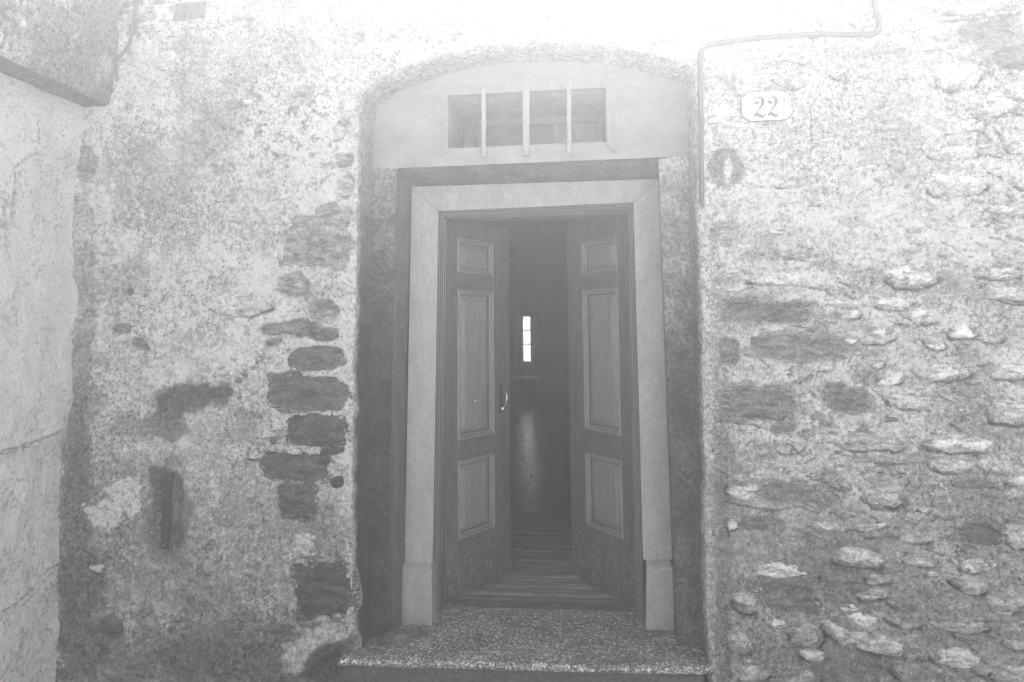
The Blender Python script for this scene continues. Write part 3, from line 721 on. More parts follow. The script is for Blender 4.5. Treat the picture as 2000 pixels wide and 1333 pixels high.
# every stone the plaster leaves bare is a piece of its own
RNG = np.random.RandomState(3)
def make_stone(i, st):
    cx, cz, rx, rz, a, tone, sq, proud, lime, mode = st
    nseg = 36 if max(rx, rz) > .06 else 26
    rings = (1.0, .9, .74, .54, .3)
    px_, pz_, yy = [], [], []
    hw = surf_h(cx + .7 * (np.array(0.)), cz)
    over = 1.14 if mode == 'i' else 1.0
    rc = random.Random(i * 7 + 1)
    cuts = [(rc.uniform(0, 6.283), rc.uniform(.66, 1.0)) for _ in range(6)] if mode == 'p' else []
    for r in rings:
        for k in range(nseg):
            th = 2 * math.pi * (k + .5 * (rings.index(r) % 2)) / nseg
            c, s = math.cos(th), math.sin(th)
            rad = 1 / ((abs(c) ** sq + abs(s) ** sq) ** (1 / sq))
            for ph_, of_ in cuts:
                cc_ = math.cos(th - ph_)
                if cc_ > .05: rad = min(rad, of_ / cc_)
            if mode == 'p': rad *= 1 + .13 * float(vnoise(3 * c + i * 1.7, 3 * s + i * .9, 7)) + .06 * float(vnoise(9 * c + i, 9 * s, 8))
            u, v = rx * rad * c * r * over, rz * rad * s * r * over
            px_.append(cx + u * math.cos(a) - v * math.sin(a)); pz_.append(cz + u * math.sin(a) + v * math.cos(a))
    px_.append(cx); pz_.append(cz)
    x = np.array(px_); z = np.array(pz_)
    rr = np.array([r for r in rings for _ in range(nseg)] + [0.])
    pm = proud / 1000.0 * (.55 if mode == 'p' and proud < 24 else 1)
    rough = (.012 if mode == 'p' else .014) * (ridge(x * 9 + i, z * 22, 110, 4) - .5) + .004 * fbm(x * 60, z * 60 + i, 111, 2)
    tilt = (RNG.rand() - .5) * .09 * (z - cz) / max(rz, .01) * .06 / .09
    fac = .006 * np.sign(np.sin(i * 2.3)) * np.maximum(0, (x - cx) / rx * math.cos(i) + (z - cz) / rz * math.sin(i) - .2)
    if mode == 'p':
        prof = pm * (1 - rr ** 5) - .012 * rr ** 7
    else:
        prof = pm - .006 * rr ** 6
        if cx < 0 and tone < .2: prof = prof + .024 * (1 - rr ** 3.5)      # rounded blocks in deep joints
    hw = .5 * surf_h(x, z) + .5 * float(surf_h(cx, cz))
    h = hw + prof + rough + tilt * .5 + fac * (1 if mode == 'p' else .6)
    v = [(x[k], -h[k], z[k]) for k in range(len(x))]
    n = len(rings)
    f = []
    for j in range(n - 1):
        for k in range(nseg):
            a0, a1 = j * nseg + k, j * nseg + (k + 1) % nseg
            b0, b1 = a0 + nseg, a1 + nseg
            if j % 2 == 0: f += [(a0, a1, b0), (a1, b1, b0)]
            else: f += [(a0, a1, b1), (a0, b1, b0)]
    f += [((n - 1) * nseg + k, (n - 1) * nseg + (k + 1) % nseg, n * nseg) for k in range(nseg)]
    # back, sunk in the wall
    base = len(v)
    v += [(x[k] , .05, z[k]) for k in range(nseg)]
    f += [(k, base + k, base + (k + 1) % nseg, (k + 1) % nseg) for k in range(nseg)]
    o = mesh('stone', v, f, STONE, house, smooth=(mode == 'i'))
    fattr(o.data, 'edge', np.concatenate([rr, np.ones(nseg)]))
    o.color = (tone, lime, 0, 1)
    return o
for i, st in enumerate(STONES): make_stone(i, st)
# ---- reveal of the arched recess: one rough strip from the wall face back to the inner plane
pts = []
for (ax, az), (bx_, bz) in zip(AW[:-1], AW[1:]):
    n = max(1, int(math.hypot(bx_ - ax, bz - az) / .007))
    for k in range(n):
        pts.append((ax + (bx_ - ax) * k / n, az + (bz - az) * k / n))
pts.append(AW[-1]); pts = np.array(pts)
for _ in range(4):
    pts[1:-1] = (pts[:-2] + 2 * pts[1:-1] + pts[2:]) / 4
tg = np.gradient(pts, axis=0); tg /= np.linalg.norm(tg, axis=1)[:, None]
nin = np.stack([tg[:, 1], -tg[:, 0]], 1)           # towards the inside of the opening
if sdf(np.array([pts[50, 0] + nin[50, 0] * .02]), np.array([pts[50, 1] + nin[50, 1] * .02]))[0] > 0: nin = -nin
rows = np.array([0, 0.001, .006, .014] + list(np.linspace(.024, Y1 + .02, 22)))
xs = pts[:, 0][:, None]; zs = pts[:, 1][:, None]
jit = edge_jit(xs, zs)
hw = wall_h(xs, zs) + feature_fields(pts[:, 0][:, None], pts[:, 1][:, None])[0] - .012
al = np.cumsum(np.r_[0, np.linalg.norm(np.diff(pts, axis=0), axis=1)])[:, None]
yy = rows[None, :]
off = -jit * 0 + jit                                # s = sd0 + jit = 0 lies at sd0 = -jit
off = off + np.where(yy < .0005, -.012, 0) + .0045 * fbm(al * 34, yy * 60, 120, 3) * (yy > .003) + .004 * fbm(al * 9, yy * 12, 121, 3) * np.minimum(yy / .05, 1)
off = off + .010 * sstep(.0, .05, yy)               # slight splay, closes behind the worn arris
Yv = -hw * np.clip(1 - yy / .08, 0, 1) + yy + .002
Xr = xs + nin[:, 0][:, None] * off; Zr = zs + nin[:, 1][:, None] * off
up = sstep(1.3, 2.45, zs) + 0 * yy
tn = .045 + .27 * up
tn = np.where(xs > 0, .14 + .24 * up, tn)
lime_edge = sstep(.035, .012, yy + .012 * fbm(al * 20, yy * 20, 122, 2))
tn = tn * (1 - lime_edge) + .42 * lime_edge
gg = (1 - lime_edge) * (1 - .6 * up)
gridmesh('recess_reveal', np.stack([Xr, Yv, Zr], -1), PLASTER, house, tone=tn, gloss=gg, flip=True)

# ---- inner plane of the recess: painted jamb faces, lintel and tympanum
def patch(name, tl, tr, bl, br, Y, step=.008, amp=.004, freq=30, seed=130, tone=.1, gloss=1.0, parent=house, m=PLASTER, tone_fn=None):
    TL, TR, BL, BR = [P(a[0], a[1], Y) for a in (tl, tr, bl, br)]
    nx_ = max(2, int((TR - TL).length / step)); nz_ = max(2, int((TL - BL).length / step))
    s = np.linspace(0, 1, nx_)[:, None, None]; t = np.linspace(0, 1, nz_)[None, :, None]
    A = [np.array(q)[None, None, :] for q in (TL, TR, BL, BR)]
    V = (A[2] * (1 - s) + A[3] * s) * (1 - t) + (A[0] * (1 - s) + A[1] * s) * t
    x, z = V[..., 0], V[..., 2]
    V = V.copy(); V[..., 1] += amp * fbm(x * freq, z * freq, seed, 4) + amp * .7 * fbm(x * freq * .2, z * freq * .2, seed + 5, 2)
    tt = tone_fn(x, z) if tone_fn else np.full(x.shape, tone)
    return gridmesh(name, V, m, parent, tone=tt, gloss=np.full(x.shape, gloss))

jt = lambda x, z: .05 + .20 * sstep(1.3, 2.3, z) + .03 * fbm(x * 9, z * 9, 140, 3)  # jambs lighten upwards, the veil of the mist put into the tone
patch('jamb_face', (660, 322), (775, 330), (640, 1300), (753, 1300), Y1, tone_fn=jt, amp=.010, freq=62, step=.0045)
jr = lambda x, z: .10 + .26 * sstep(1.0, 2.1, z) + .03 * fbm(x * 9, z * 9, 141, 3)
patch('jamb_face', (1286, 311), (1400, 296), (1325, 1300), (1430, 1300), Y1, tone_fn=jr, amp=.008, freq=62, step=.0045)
tt = lambda x, z: .30 + .12 * sstep(-.6, .3, x) + .05 * fbm(x * 4, z * 4, 142, 4)
W_TL, W_TR, W_BL, W_BR = (875, 187), (1183, 171), (875, 299), (1186, 284)
YT = Y1 + .004
kw = dict(m=TYMP, amp=.003, freq=14, tone_fn=tt, gloss=.15, step=.012)
patch('tympanum', (640, 40), (875, 28), (640, 300), (875, 299), YT, **kw)
patch('tympanum', (1183, 22), (1430, 10), (1186, 284), (1430, 268), YT, **kw)
patch('tympanum', (875, 28), (1183, 22), W_TL, W_TR, YT, **kw)
patch('lintel', (640, 301), (1430, 266), (640, 335), (1430, 302), Y1 + .001, amp=.003, freq=14, tone_fn=lambda x, z: tt(x, z) * .9, gloss=.55, step=.012, m=TYMP)

def loft(name, A, YA, B, YB, m, tone=None, gloss=None, n=30, k=6, amp=.002, parent=house):
    """three-sided lining (left, top, right) between two door outlines TL TR BL BR"""
    def path(C, Y):
        TL, TR, BL, BR = [np.array(P(a[0], a[1], Y)) for a in C]
        out = [BL + (TL - BL) * t for t in np.linspace(0, 1, n, endpoint=False)]
        out += [TL + (TR - TL) * t for t in np.linspace(0, 1, n // 2, endpoint=False)]
        out += [TR + (BR - TR) * t for t in np.linspace(0, 1, n)]
        return np.array(out)
    a, b = path(A, YA), path(B, YB)
    t = np.linspace(0, 1, k)[None, :, None]
    V = a[:, None, :] * (1 - t) + b[:, None, :] * t
    if amp:
        q = amp * fbm(V[..., 2] * 20 + V[..., 0] * 7, V[..., 1] * 20 + V[..., 0] * 20, 150, 3)
        w = np.ones_like(q); w[:, -1] = 0
        V[..., 0] += q * w
    sh = V.shape[:2]
    return gridmesh(name, V, m, parent, tone=None if tone is None else np.full(sh, tone), gloss=None if gloss is None else np.full(sh, gloss), smooth=False)

O1 = ((775, 330), (1286, 311), (753, 1300), (1325, 1300))
SO = ((804, 365), (1286, 350), (780, 1240), (1320, 1240))
SI = ((856, 413), (1237, 396), (844, 1220), (1258, 1220))
DI = ((872, 428), (1226, 411), (862, 1198), (1243, 1198))
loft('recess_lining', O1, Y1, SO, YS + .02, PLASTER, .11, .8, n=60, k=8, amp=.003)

# pale door surround: two posts and a head, with plinth blocks
sur = empty('door_surround', (0, YS, 0)); sur.parent = house; sur.location = Vector((0, YS, .2))
def post(name, q, dep=.10, m=PAINT, par=sur, Y=YS, bev=.004):
    fr = [P(a, b, Y) for a, b in q]
    c = sum(fr, Vector()) / len(fr)
    inn = [c + (p - c) * (1 - bev / max((p - c).length, .01)) for p in fr]
    mb = MB()
    n = len(fr)
    mid = [p + Vector((0, bev, 0)) for p in fr]; bk = [p + Vector((0, dep, 0)) for p in fr]
    mb.add(inn + mid + bk, [tuple(range(n))] + [(i, (i + 1) % n, (i + 1) % n + n, i + n) for i in range(n)] +
           [(i + n, (i + 1) % n + n, (i + 1) % n + 2 * n, i + 2 * n) for i in range(n)] + [tuple(range(3 * n - 1, 2 * n - 1, -1))])
    return mb.build(name, m, par)
post('post', (SO[0], (856, 413), (845, 1100), (790, 1100)))
post('post', ((1237, 396), SO[1], (1313, 1095), (1256, 1095)))
post('head', (SO[0], SO[1], (1237, 396), (856, 413)), Y=YS + .0015)
for q, xx in ((((790, 1097), (842, 1099), (845, 1113), (785, 1110)), ((785, 1110), (844, 1114), (843, 1232), (782, 1226))),
              (((1262, 1093), (1308, 1094), (1315, 1110), (1263, 1110)), ((1263, 1110), (1315, 1110), (1319, 1236), (1261, 1232)))):
    yf = YS - .045
    top_b = [P(q[0][0], q[0][1], YS - .002), P(q[1][0], q[1][1], YS - .002)]
    fr = [P(a, b, yf) for a, b in xx]
    mb = MB()
    v = [top_b[0], top_b[1], fr[0], fr[1], fr[2], fr[3]] + [p + Vector((0, .14, 0)) for p in (top_b[0], top_b[1], fr[1], fr[2], fr[3], fr[0])]
    mb.add(v, [(0, 2, 3, 1), (2, 5, 4, 3), (0, 1, 7, 6), (1, 3, 8, 7), (3, 4, 9, 8), (4, 5, 10, 9), (5, 2, 11, 10), (2, 0, 6, 11), (6, 7, 8, 9, 10, 11)])
    o = mb.build('plinth_block', PAINT, sur)
    bv = o.modifiers.new('bevel', 'BEVEL'); bv.width = .006; bv.segments = 3; bv.limit_method = 'ANGLE'

# stepped moulding between surround and leaves
prof = [(0, YS + .002), (.05, YS + .045), (.10, YS + .018), (.22, YS + .018), (.27, YS + .075), (.33, YS + .045), (.45, YS + .045), (.50, YS + .105), (.56, YS + .075),
        (.68, YS + .075), (.74, YS + .14), (.82, YS + .118), (.94, YS + .118), (1.0, YD - .01), (1.0, YD + .06)]
def lerpq(A, B, t): return tuple((a[0] + (b[0] - a[0]) * t, a[1] + (b[1] - a[1]) * t) for a, b in zip(A, B))
ringsv = []
for t, Yp in prof:
    TL, TR, BL, BR = [P(a[0], a[1], Yp) for a in lerpq(SI, DI, t)]
    BL = Vector((BL.x, BL.y, .0)); BR = Vector((BR.x, BR.y, .0))
    ringsv.append([BL, TL, TR, BR])
V = np.array([[tuple(p) for p in rg] for rg in ringsv])
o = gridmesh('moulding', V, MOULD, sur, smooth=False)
o.data.materials.append(simple('shaded_groove_paint', .10, .6, (1, 1, .3), 30, .3, .001))  # darker strips put the shade of the moulding relief into the colour
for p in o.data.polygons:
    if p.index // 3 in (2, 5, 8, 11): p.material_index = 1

# solid masonry behind the linings
core = MB()
xl, xr = P(805, 700, YS).x, P(1290, 700, YS).x
core.box(-6, P(800, 700, YS).x - .02, Y1 + .06, .64, -.3, 2.2)
core.box(P(1300, 700, YS).x + .03, 6.5, Y1 + .06, .64, -.3, 2.2)
core.build('wall_core', INNER, house)
zt, zn0, zn1 = P(1000, 405, YS).z, P(1030, 296, Y1).z, P(1030, 176, Y1).z
nx0, nx1 = P(875, 240, Y1).x, P(1186, 240, Y1).x
core = MB()
core.box(-6, nx0 - .012, Y1 + .06, .64, 2.202, WTOP - .02)
core.box(nx1 + .012, 6.5, Y1 + .06, .64, 2.202, WTOP - .02)
core.box(nx0 - .01, nx1 + .01, Y1 + .06, .64, zn1 + .06, WTOP - .02)
core.build('wall_core', INNER, house)
core = MB()
core.box(P(800, 700, YS).x - .018, P(1300, 700, YS).x + .028, YS + .11, .64, zt - .03, zn0 - .04)
core.box(P(800, 700, YS).x - .018, P(856, 700, YS).x - .01, YS + .11, .64, -.1, zt - .032)
core.box(P(1246, 700, YS).x + .01, P(1300, 700, YS).x + .028, YS + .11, .64, -.1, zt - .032)
core.build('wall_core', INNER, house)

# ---- barred window over the door, set deep in its niche
tr_ = empty('transom_window', (0, Y1, 2.4)); tr_.parent = house; tr_.location = Vector((0, Y1, 2.6))
def niche(C, Y0, D, m):
    fr = [P(a, b, Y0) for a, b in C]   # TL TR BR BL
    bk = [p + Vector((0, D, 0)) for p in fr]
    MB().add(fr + bk, [(0, 1, 5, 4), (1, 2, 6, 5), (2, 3, 7, 6), (3, 0, 4, 7)]).build('niche_lining', m, tr_)
    return fr, bk
fr, bk = niche((W_TL, W_TR, W_BR, W_BL), Y1 + .002, .46, simple('niche_plaster', .34, .85, (1, 1, 3), 9, .25, .004))
# flat trim round the niche
def trim(q, Y=Y1 - .010, dep=.03, m=TRANSOM, par=tr_, name='trim'):
    a = [P(x, y, Y) for x, y in q]
    return MB().prism(a, [p + Vector((0, dep, 0)) for p in a]).build(name, m, par)
trim(((862, 169), (1203, 151), (1183, 171), (875, 187)))
trim(((1203, 151), (1205, 302), (1186, 284), (1183, 171)))
trim(((862, 169), (875, 187), (875, 299), (863, 302)))
# sash at the back of the niche
YW = Y1 + .44
zb, zt2 = bk[3].z, bk[0].z
sx0, sx1 = bk[0].x + .004, bk[1].x - .004
st_, sb_ = P(1000, 248, YW).z, zb + .004
mb = MB()
mb.box(sx0, sx1, YW - .03, YW + .01, st_, st_ + .045, .004)
mb.box(sx0, sx0 + .05, YW - .03, YW + .01, sb_, st_ - .001, .004)
mb.box(sx1 - .035, sx1, YW - .03, YW + .01, sb_, st_ - .001, .004)
mb.box(sx0 + .051, sx1 - .036, YW - .03, YW + .01, sb_, sb_ + .02, .003)
mb.build('sash', TRANSOM, tr_)
MB().box(sx0 + .03, sx1 - .02, YW - .006, YW - .002, sb_ + .01, st_ + .01).build('pane', DGLASS, tr_)
MB().box(P(1081, 270, YW - .012).x, sx1 - .036, YW - .014, YW - .009, sb_ + .021, st_ - .002).build('board', PAINT, tr_)
mb = MB()
zz = st_ + .047
while zz < zt2 - .02:
    w = .05
    MB().box(sx0, sx1, YW - .02 - .004 * (int(zz * 100) % 2), YW + .01, zz, min(zz + w - .004, zt2 - .002), .003).build('slat', DULL if False else simple('slat_wood%d' % int(zz * 1000), .24, .7, (.5, 2, 6), 14, .3, .003), tr_)
    zz += w
for x0, x1, ya, yb in ((940, 949, 170, 308), (1021, 1034, 166, 304), (1107, 1116, 157, 301)):
    a, b = P((x0 + x1) / 2, ya, Y1 - .022), P((x0 + x1) / 2, yb, Y1 - .022)
    hw_ = (x1 - x0) / 2 * PXM * 1.08
    mb = MB()
    n = 14
    for k in range(n):
        p, q = a.lerp(b, k / n), a.lerp(b, (k + 1) / n)
    dx = (b.x - a.x)
    mb.add([(a.x - hw_, a.y, a.z), (a.x + hw_, a.y, a.z), (b.x + hw_, a.y, b.z), (b.x - hw_, a.y, b.z),
            (a.x - hw_, a.y + .010, a.z), (a.x + hw_, a.y + .010, a.z), (b.x + hw_, a.y + .010, b.z), (b.x - hw_, a.y + .010, b.z)],
           [(0, 3, 2, 1), (4, 5, 6, 7), (0, 1, 5, 4), (1, 2, 6, 5), (2, 3, 7, 6), (3, 0, 4, 7)])
    o = mb.build('bar', BARM, tr_)
    bv = o.modifiers.new('bevel', 'BEVEL'); bv.width = .002; bv.segments = 2
    for p in (a + Vector((0, -.003, -.02)), b + Vector((0, -.003, .02))):
        MB().tube([p, p + Vector((0, .006, 0))], [.005, .0065], 10).build('screw', BARM, tr_)

# ---- the two door leaves, standing open inwards
ZL0 = .012
def leaf(hx, hy, ang, width, side, top_px):
    """side +1: hinged on the left, its outer face turned to the right"""
    top = P(*top_px, hy).z
    root = empty('door_leaf', (hx, hy, ZL0)); root.parent = house; root.location = Vector((hx, hy, ZL0 + .2))
    ca, sa = math.cos(ang), math.sin(ang)
    D = Vector((side * ca, sa, 0))                      # hinge -> free edge
    Nn = Vector((side * sa, -ca, 0))                    # outward face normal
    M = Matrix(((D.x, -Nn.x, 0, hx), (D.y, -Nn.y, 0, hy), (0, 0, 1, 0), (0, 0, 0, 1)))   # local: u along leaf, v depth (0 = outer face)
    W = width; T = .045
    s0, s1 = .20 * W, .27 * W
    u0, u1 = s0, W - s1
    ym = hy + .5 * width * sa
    xm = 930 if side > 0 else 1180
    zr = [P(xm, q, ym).z for q in ((1038, 893, 851, 569, 534, 471) if side > 0 else (1036, 892, 842, 566, 531, 469))]
    rows_ = [(zr[0], zr[1]), (zr[2], zr[3]), (zr[4], zr[5])]
    mb = MB()
    mb.box(0, W, .018, T, ZL0, top, .003, M)             # core
    mb.box(0, u0, 0, .0175, ZL0, top, .003, M); mb.box(u1, W, 0, .0175, ZL0, top, .003, M)
    zs_ = [ZL0] + [q for r in rows_ for q in r] + [top]
    for a, b in zip(zs_[0::2], zs_[1::2]): mb.box(u0 + .0005, u1 - .0005, .0004, .0175, a, b, .003, M)
    body = mb.build('frame', WOOD, root)
    for a, b in rows_:
        mb = MB()                                        # two-step bolection moulding
        for (o_, w_, d0, d1) in ((-.004, .013, -.007, .017), (.0095, .012, .004, .017)):
            x0, x1, z0, z1 = u0 + o_, u1 - o_, a + o_, b - o_
            mb.box(x0, x0 + w_, d0, d1, z0, z1, .003, M); mb.box(x1 - w_, x1, d0, d1, z0, z1, .003, M)
            mb.box(x0 + w_, x1 - w_, d0, d1, z0, z0 + w_, .003, M); mb.box(x0 + w_, x1 - w_, d0, d1, z1 - w_, z1, .003, M)
        mb.build('panel_moulding', TRIMW, root)
        m0 = .029; x0, x1, z0, z1 = u0 + m0, u1 - m0, a + m0, b - m0; g = .030
        fo = [Vector((x, .0165, z)) for x, z in ((x0, z0), (x1, z0), (x1, z1), (x0, z1))]
        g = min(g, (x1 - x0) * .3)
        fi = [Vector((x, .004, z)) for x, z in ((x0 + g, z0 + g), (x1 - g, z0 + g), (x1 - g, z1 - g), (x0 + g, z1 - g))]
        fk = [Vector((x, .006, z)) for x, z in ((x0 + g - .004, z0 + g - .004), (x1 - g + .004, z0 + g - .004), (x1 - g + .004, z1 - g + .004), (x0 + g - .004, z1 - g + .004))]
        mb = MB().add([M @ p for p in fo + fk + fi], [(i, (i + 1) % 4, (i + 1) % 4 + 4, i + 4) for i in range(4)] + [(i + 4, (i + 1) % 4 + 4, (i + 1) % 4 + 8, i + 8) for i in range(4)] + [(8, 9, 10, 11)])
        mb.build('panel', PANEL, root)
    return root, M, W, (u0, u1)
dl = P(866, 900, .60); dr = P(1242, 900, .60)
def leaf_geo(hp, px, d_end):
    e = P(px, 1000, d_end)
    v = Vector((e.x - hp.x, e.y - hp.y)); return v.length, abs(math.atan2(v.y, abs(v.x)))
wl, al_ = leaf_geo(dl, 998, 1.07)
wr, ar_ = leaf_geo(dr, 1115, 1.07)
lroot, LM, LW, _ = leaf(dl.x, .60, al_, wl, 1, (870, 424))
rroot, RMx, RW, _ = leaf(dr.x, .60, ar_, wr, -1, (1226, 408))
# pull handle and lock on the left leaf
u_h = LW - .085
zh = P(975, 778, .60 + u_h * math.sin(al_)).z
mb = MB().box(u_h - .02, u_h + .02, -.004, .002, zh - .085, zh + .075, .002, LM)
mb.build('handle_plate', IRON, lroot)
mb = MB()
arc = [Vector((u_h + .004 - .010 * math.sin(math.pi * t), -.006 - .042 * math.sin(math.pi * t) ** .8, zh - .055 + .115 * t)) for t in np.linspace(0, 1, 14)]
mb.tube(arc, [.009 - .004 * t for t in np.linspace(0, 1, 14)], 10, LM)
mb.tube([Vector((u_h + .004, -.010, zh - .062)), Vector((u_h + .004, -.010, zh - .046))], [.013, .013], 10, LM)
mb.build('handle', STEEL, lroot, True)
mb = MB(); uk = .44 * LW; zk = P(925, 783, .60 + uk * math.sin(al_)).z
mb.tube([Vector((uk, .005, zk)), Vector((uk, -.004, zk)), Vector((uk, -.012, zk))], [.012, .011, .005], 12, LM)
mb.build('keyhole_cover', STEEL, lroot, True)
# threshold sill
MB().box(dl.x - .03, dr.x + .03, YD - .004, .66, -.02, .010, .004).build('threshold', WOOD, house)

# ---- hall behind the door
HX0, HX1, HZ = -1.75, 1.05, 2.62
mb = MB()
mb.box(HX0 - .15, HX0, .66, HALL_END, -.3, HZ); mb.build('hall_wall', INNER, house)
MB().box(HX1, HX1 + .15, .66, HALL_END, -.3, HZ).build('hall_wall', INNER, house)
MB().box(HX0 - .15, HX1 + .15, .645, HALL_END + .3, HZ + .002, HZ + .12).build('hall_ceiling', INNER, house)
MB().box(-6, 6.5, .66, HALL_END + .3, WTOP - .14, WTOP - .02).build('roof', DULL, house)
# far wall with its little window
wx0, wx1 = P(1016, 660, HALL_END).x, P(1041, 660, HALL_END).x
wz0, wz1 = P(1030, 709, HALL_END).z, P(1030, 616, HALL_END).z
E0, E1 = HALL_END, HALL_END + .3
mb = MB()
mb.box(HX0 - .15, wx0, E0, E1, -.3, HZ); mb.box(wx1, HX1 + .15, E0, E1, -.3, HZ)
mb.box(wx0 + .0005, wx1 - .0005, E0 + .001, E1, -.3, wz0); mb.box(wx0 + .0005, wx1 - .0005, E0 + .001, E1, wz1, HZ)
mb.build('far_wall', INNER, house)
fw = empty('far_window', (wx0, E0, wz0)); fw.parent = house; fw.location = Vector((wx0, E0, wz0 + .2))
mb = MB()
fwd = .035
mb.box(wx0, wx0 + fwd * 1.6, E0 + .05, E0 + .09, wz0, wz1); mb.box(wx1 - fwd * 1.6, wx1, E0 + .05, E0 + .09, wz0, wz1)
mb.box(wx0 + fwd * 1.6, wx1 - fwd * 1.6, E0 + .05, E0 + .09, wz1 - .03, wz1); mb.box(wx0 + fwd * 1.6, wx1 - fwd * 1.6, E0 + .05, E0 + .09, wz0, wz0 + .03)
for yp in (646, 673): 
    zc = P(1030, yp, E0 + .07).z; mb.box(wx0 + fwd * 1.6, wx1 - fwd * 1.6, E0 + .055, E0 + .085, zc - .012, zc + .012)
mb.build('frame', TRANSOM, fw)
for za, zb_ in ((wz0 + .03, P(1030, 673, E0 + .07).z - .012), (P(1030, 673, E0 + .07).z + .012, P(1030, 646, E0 + .07).z - .012), (P(1030, 646, E0 + .07).z + .012, wz1 - .03)):
    MB().box(wx0 + fwd * 1.6, wx1 - fwd * 1.6, E0 + .068, E0 + .072, za, zb_).build('pane', GLASS, fw)
MB().box(wx0 - .12, wx0 - .005, E0 - .03, E0 - .001, wz0 - .12, wz1 + .08).build('trim', BARM, fw)
MB().box(wx1 + .005, wx1 + .12, E0 - .03, E0 - .001, wz0 - .12, wz1 + .08).build('trim', BARM, fw)
MB().box(wx0 - .004, wx1 + .004, E0 - .045, E0 - .001, wz0 - .10, wz0 - .004).build('sill', BARM, fw)

# floor of the hall: worn cross boards by the door, glazed tiles beyond
floor_ = tag(empty('hall_floor', (0, 1, 0)), kind='structure')
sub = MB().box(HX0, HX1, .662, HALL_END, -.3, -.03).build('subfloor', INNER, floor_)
yb = .668; k = 0
rb = random.Random(2)
while yb < 2.35:
    w = rb.uniform(.040, .062)
    n = 40; dz = rb.uniform(-.006, .004)
    xsb = np.linspace(HX0 + .01, HX1 - .01, n)
    prof_ = [(0, -.030), (.0015, -.006), (.008, 0), (w * .55, .0025), (w - .013, 0), (w - .006, -.007), (w - .005, -.030)]
    V = np.zeros((n, len(prof_), 3))
    for j, (py_, pz_) in enumerate(prof_):
        V[:, j, 0] = xsb
        V[:, j, 1] = yb + py_ + .004 * fbm(xsb * 6, xsb * 0 + k * 3.7, 160, 2)
        V[:, j, 2] = pz_ + dz + .003 * fbm(xsb * 9, xsb * 0 + k * 5.3 + j * .2, 161, 3)
    gridmesh('floor_board', V, BOARD, floor_)
    yb += w; k += 1
tme = None
ty = yb + .01; r_i = 0
while ty < HALL_END - .2:
    tx = HX0 + .02 + (.15 if r_i % 2 else 0)
    while tx < HX1 - .3:
        if tme is None:
            o = MB().box(0, .292, 0, .292, -.028, 0, .004).build('floor_tile', TILE, floor_)
            tme = o.data; src = o
        else:
            o = src.copy(); COL.objects.link(o); o.parent = floor_
        o.location = Vector((tx, ty, rb.uniform(-.0015, .0015))) - floor_.location
        o.rotation_euler = (rb.uniform(-.005, .005), rb.uniform(-.006, .006), 0)
        tx += .3
    ty += .3; r_i += 1

# low table below the far window
tb = tag(empty('low_table', P(1026, 760, 10.5)), 'low dark table standing below the small lit window at the far end of the hall', 'table')
tz = P(1026, 738, 10.4).z; tb.location = (P(1026, 738, 10.4).x, 10.5, 0)
a, b = P(1002, 738, 10.4).x, P(1050, 738, 10.4).x
MB().box(a, b, 10.3, 10.8, tz - .03, tz, .004).build('table_top', BARM, tb)
for x in (a + .03, b - .03):
    for y in (10.33, 10.77):
        MB().box(x - .02, x + .02, y - .02, y + .02, 0, tz - .03).build('leg', WOOD, tb)

# ------------------------------------------------------------------ door step
sp = tag(empty('door_step', (0, .2, -.2)), 'speckled granite-chip door step with a rounded front edge', 'step')
fx0, fx1 = P(662, 1300).x, P(1394, 1300).x
prof_ = [(.09, -.032), (.012, -.033), (.002, -.029), (-.003, -.021), (-.003, -.013), (.001, -.006), (.008, -.0015), (.02, 0), (.05, .0005), (.10, 0)] + [(y, 0) for y in np.linspace(.16, YD - .004, 14)]
xsb = np.linspace(fx0, fx1, 180)
V = np.zeros((len(xsb), len(prof_), 3))
for j, (py_, pz_) in enumerate(prof_):
    V[:, j, 0] = xsb; V[:, j, 1] = py_ + .004 * fbm(xsb * 8, xsb * 0 + 2, 170, 3) * (py_ < .05)
    V[:, j, 2] = pz_ + .022 * ((xsb - fx0) / (fx1 - fx0)) * max(0, 1 - py_ / .5) + .002 * fbm(xsb * 10, xsb * 0 + py_ * 12, 171, 3) - .004 * np.exp(-((xsb + .2) / .45) ** 2) * (py_ < .2)
gridmesh('tread', V, TERRAZZO, sp)
mb = MB(); mb.box(fx0 + .03, fx1 - .03, .046, .20, -.22, -.034, .004); mb.build('riser', simple('riser_stone', .11, .8, (1, 1, 1), 60, .6, .008, fine=.6), sp)
# lower kerb stone just under the nosing
# mortar heaped in the two corners where step meets jamb
def heap(px, py, rx, ry, rz_, seed, tone=.2):
    c = PZ(px, py, 0.0)
    n1, n2 = 28, 12
    V = np.zeros((n1, n2, 3)); th = np.linspace(0, 2 * math.pi, n1)
    for j, ph in enumerate(np.linspace(0, 1, n2)):
        r = 1 - ph
        V[:, j, 0] = c.x + rx * r * np.cos(th); V[:, j, 1] = c.y + ry * r * np.sin(th)
        V[:, j, 2] = rz_ * (1 - r ** 1.6) - .006
    nz = fbm(V[..., 0] * 30, V[..., 1] * 30 + seed, 180, 3)
    V[..., 2] += .012 * nz * (1 - np.linspace(1, 0, n2) ** 3)[None, :]
    V[-1] = V[0]
    gridmesh('mortar_fillet', V, PLASTER, sp, tone=np.full((n1, n2), tone), gloss=np.full((n1, n2), .15))
heap(772, 1250, .085, .10, .05, 1, .17); heap(815, 1240, .06, .05, .035, 2, .15); heap(715, 1275, .10, .05, .02, 3, .22)
heap(1352, 1268, .09, .06, .02, 4, .20); heap(1290, 1242, .06, .04, .018, 5, .2)

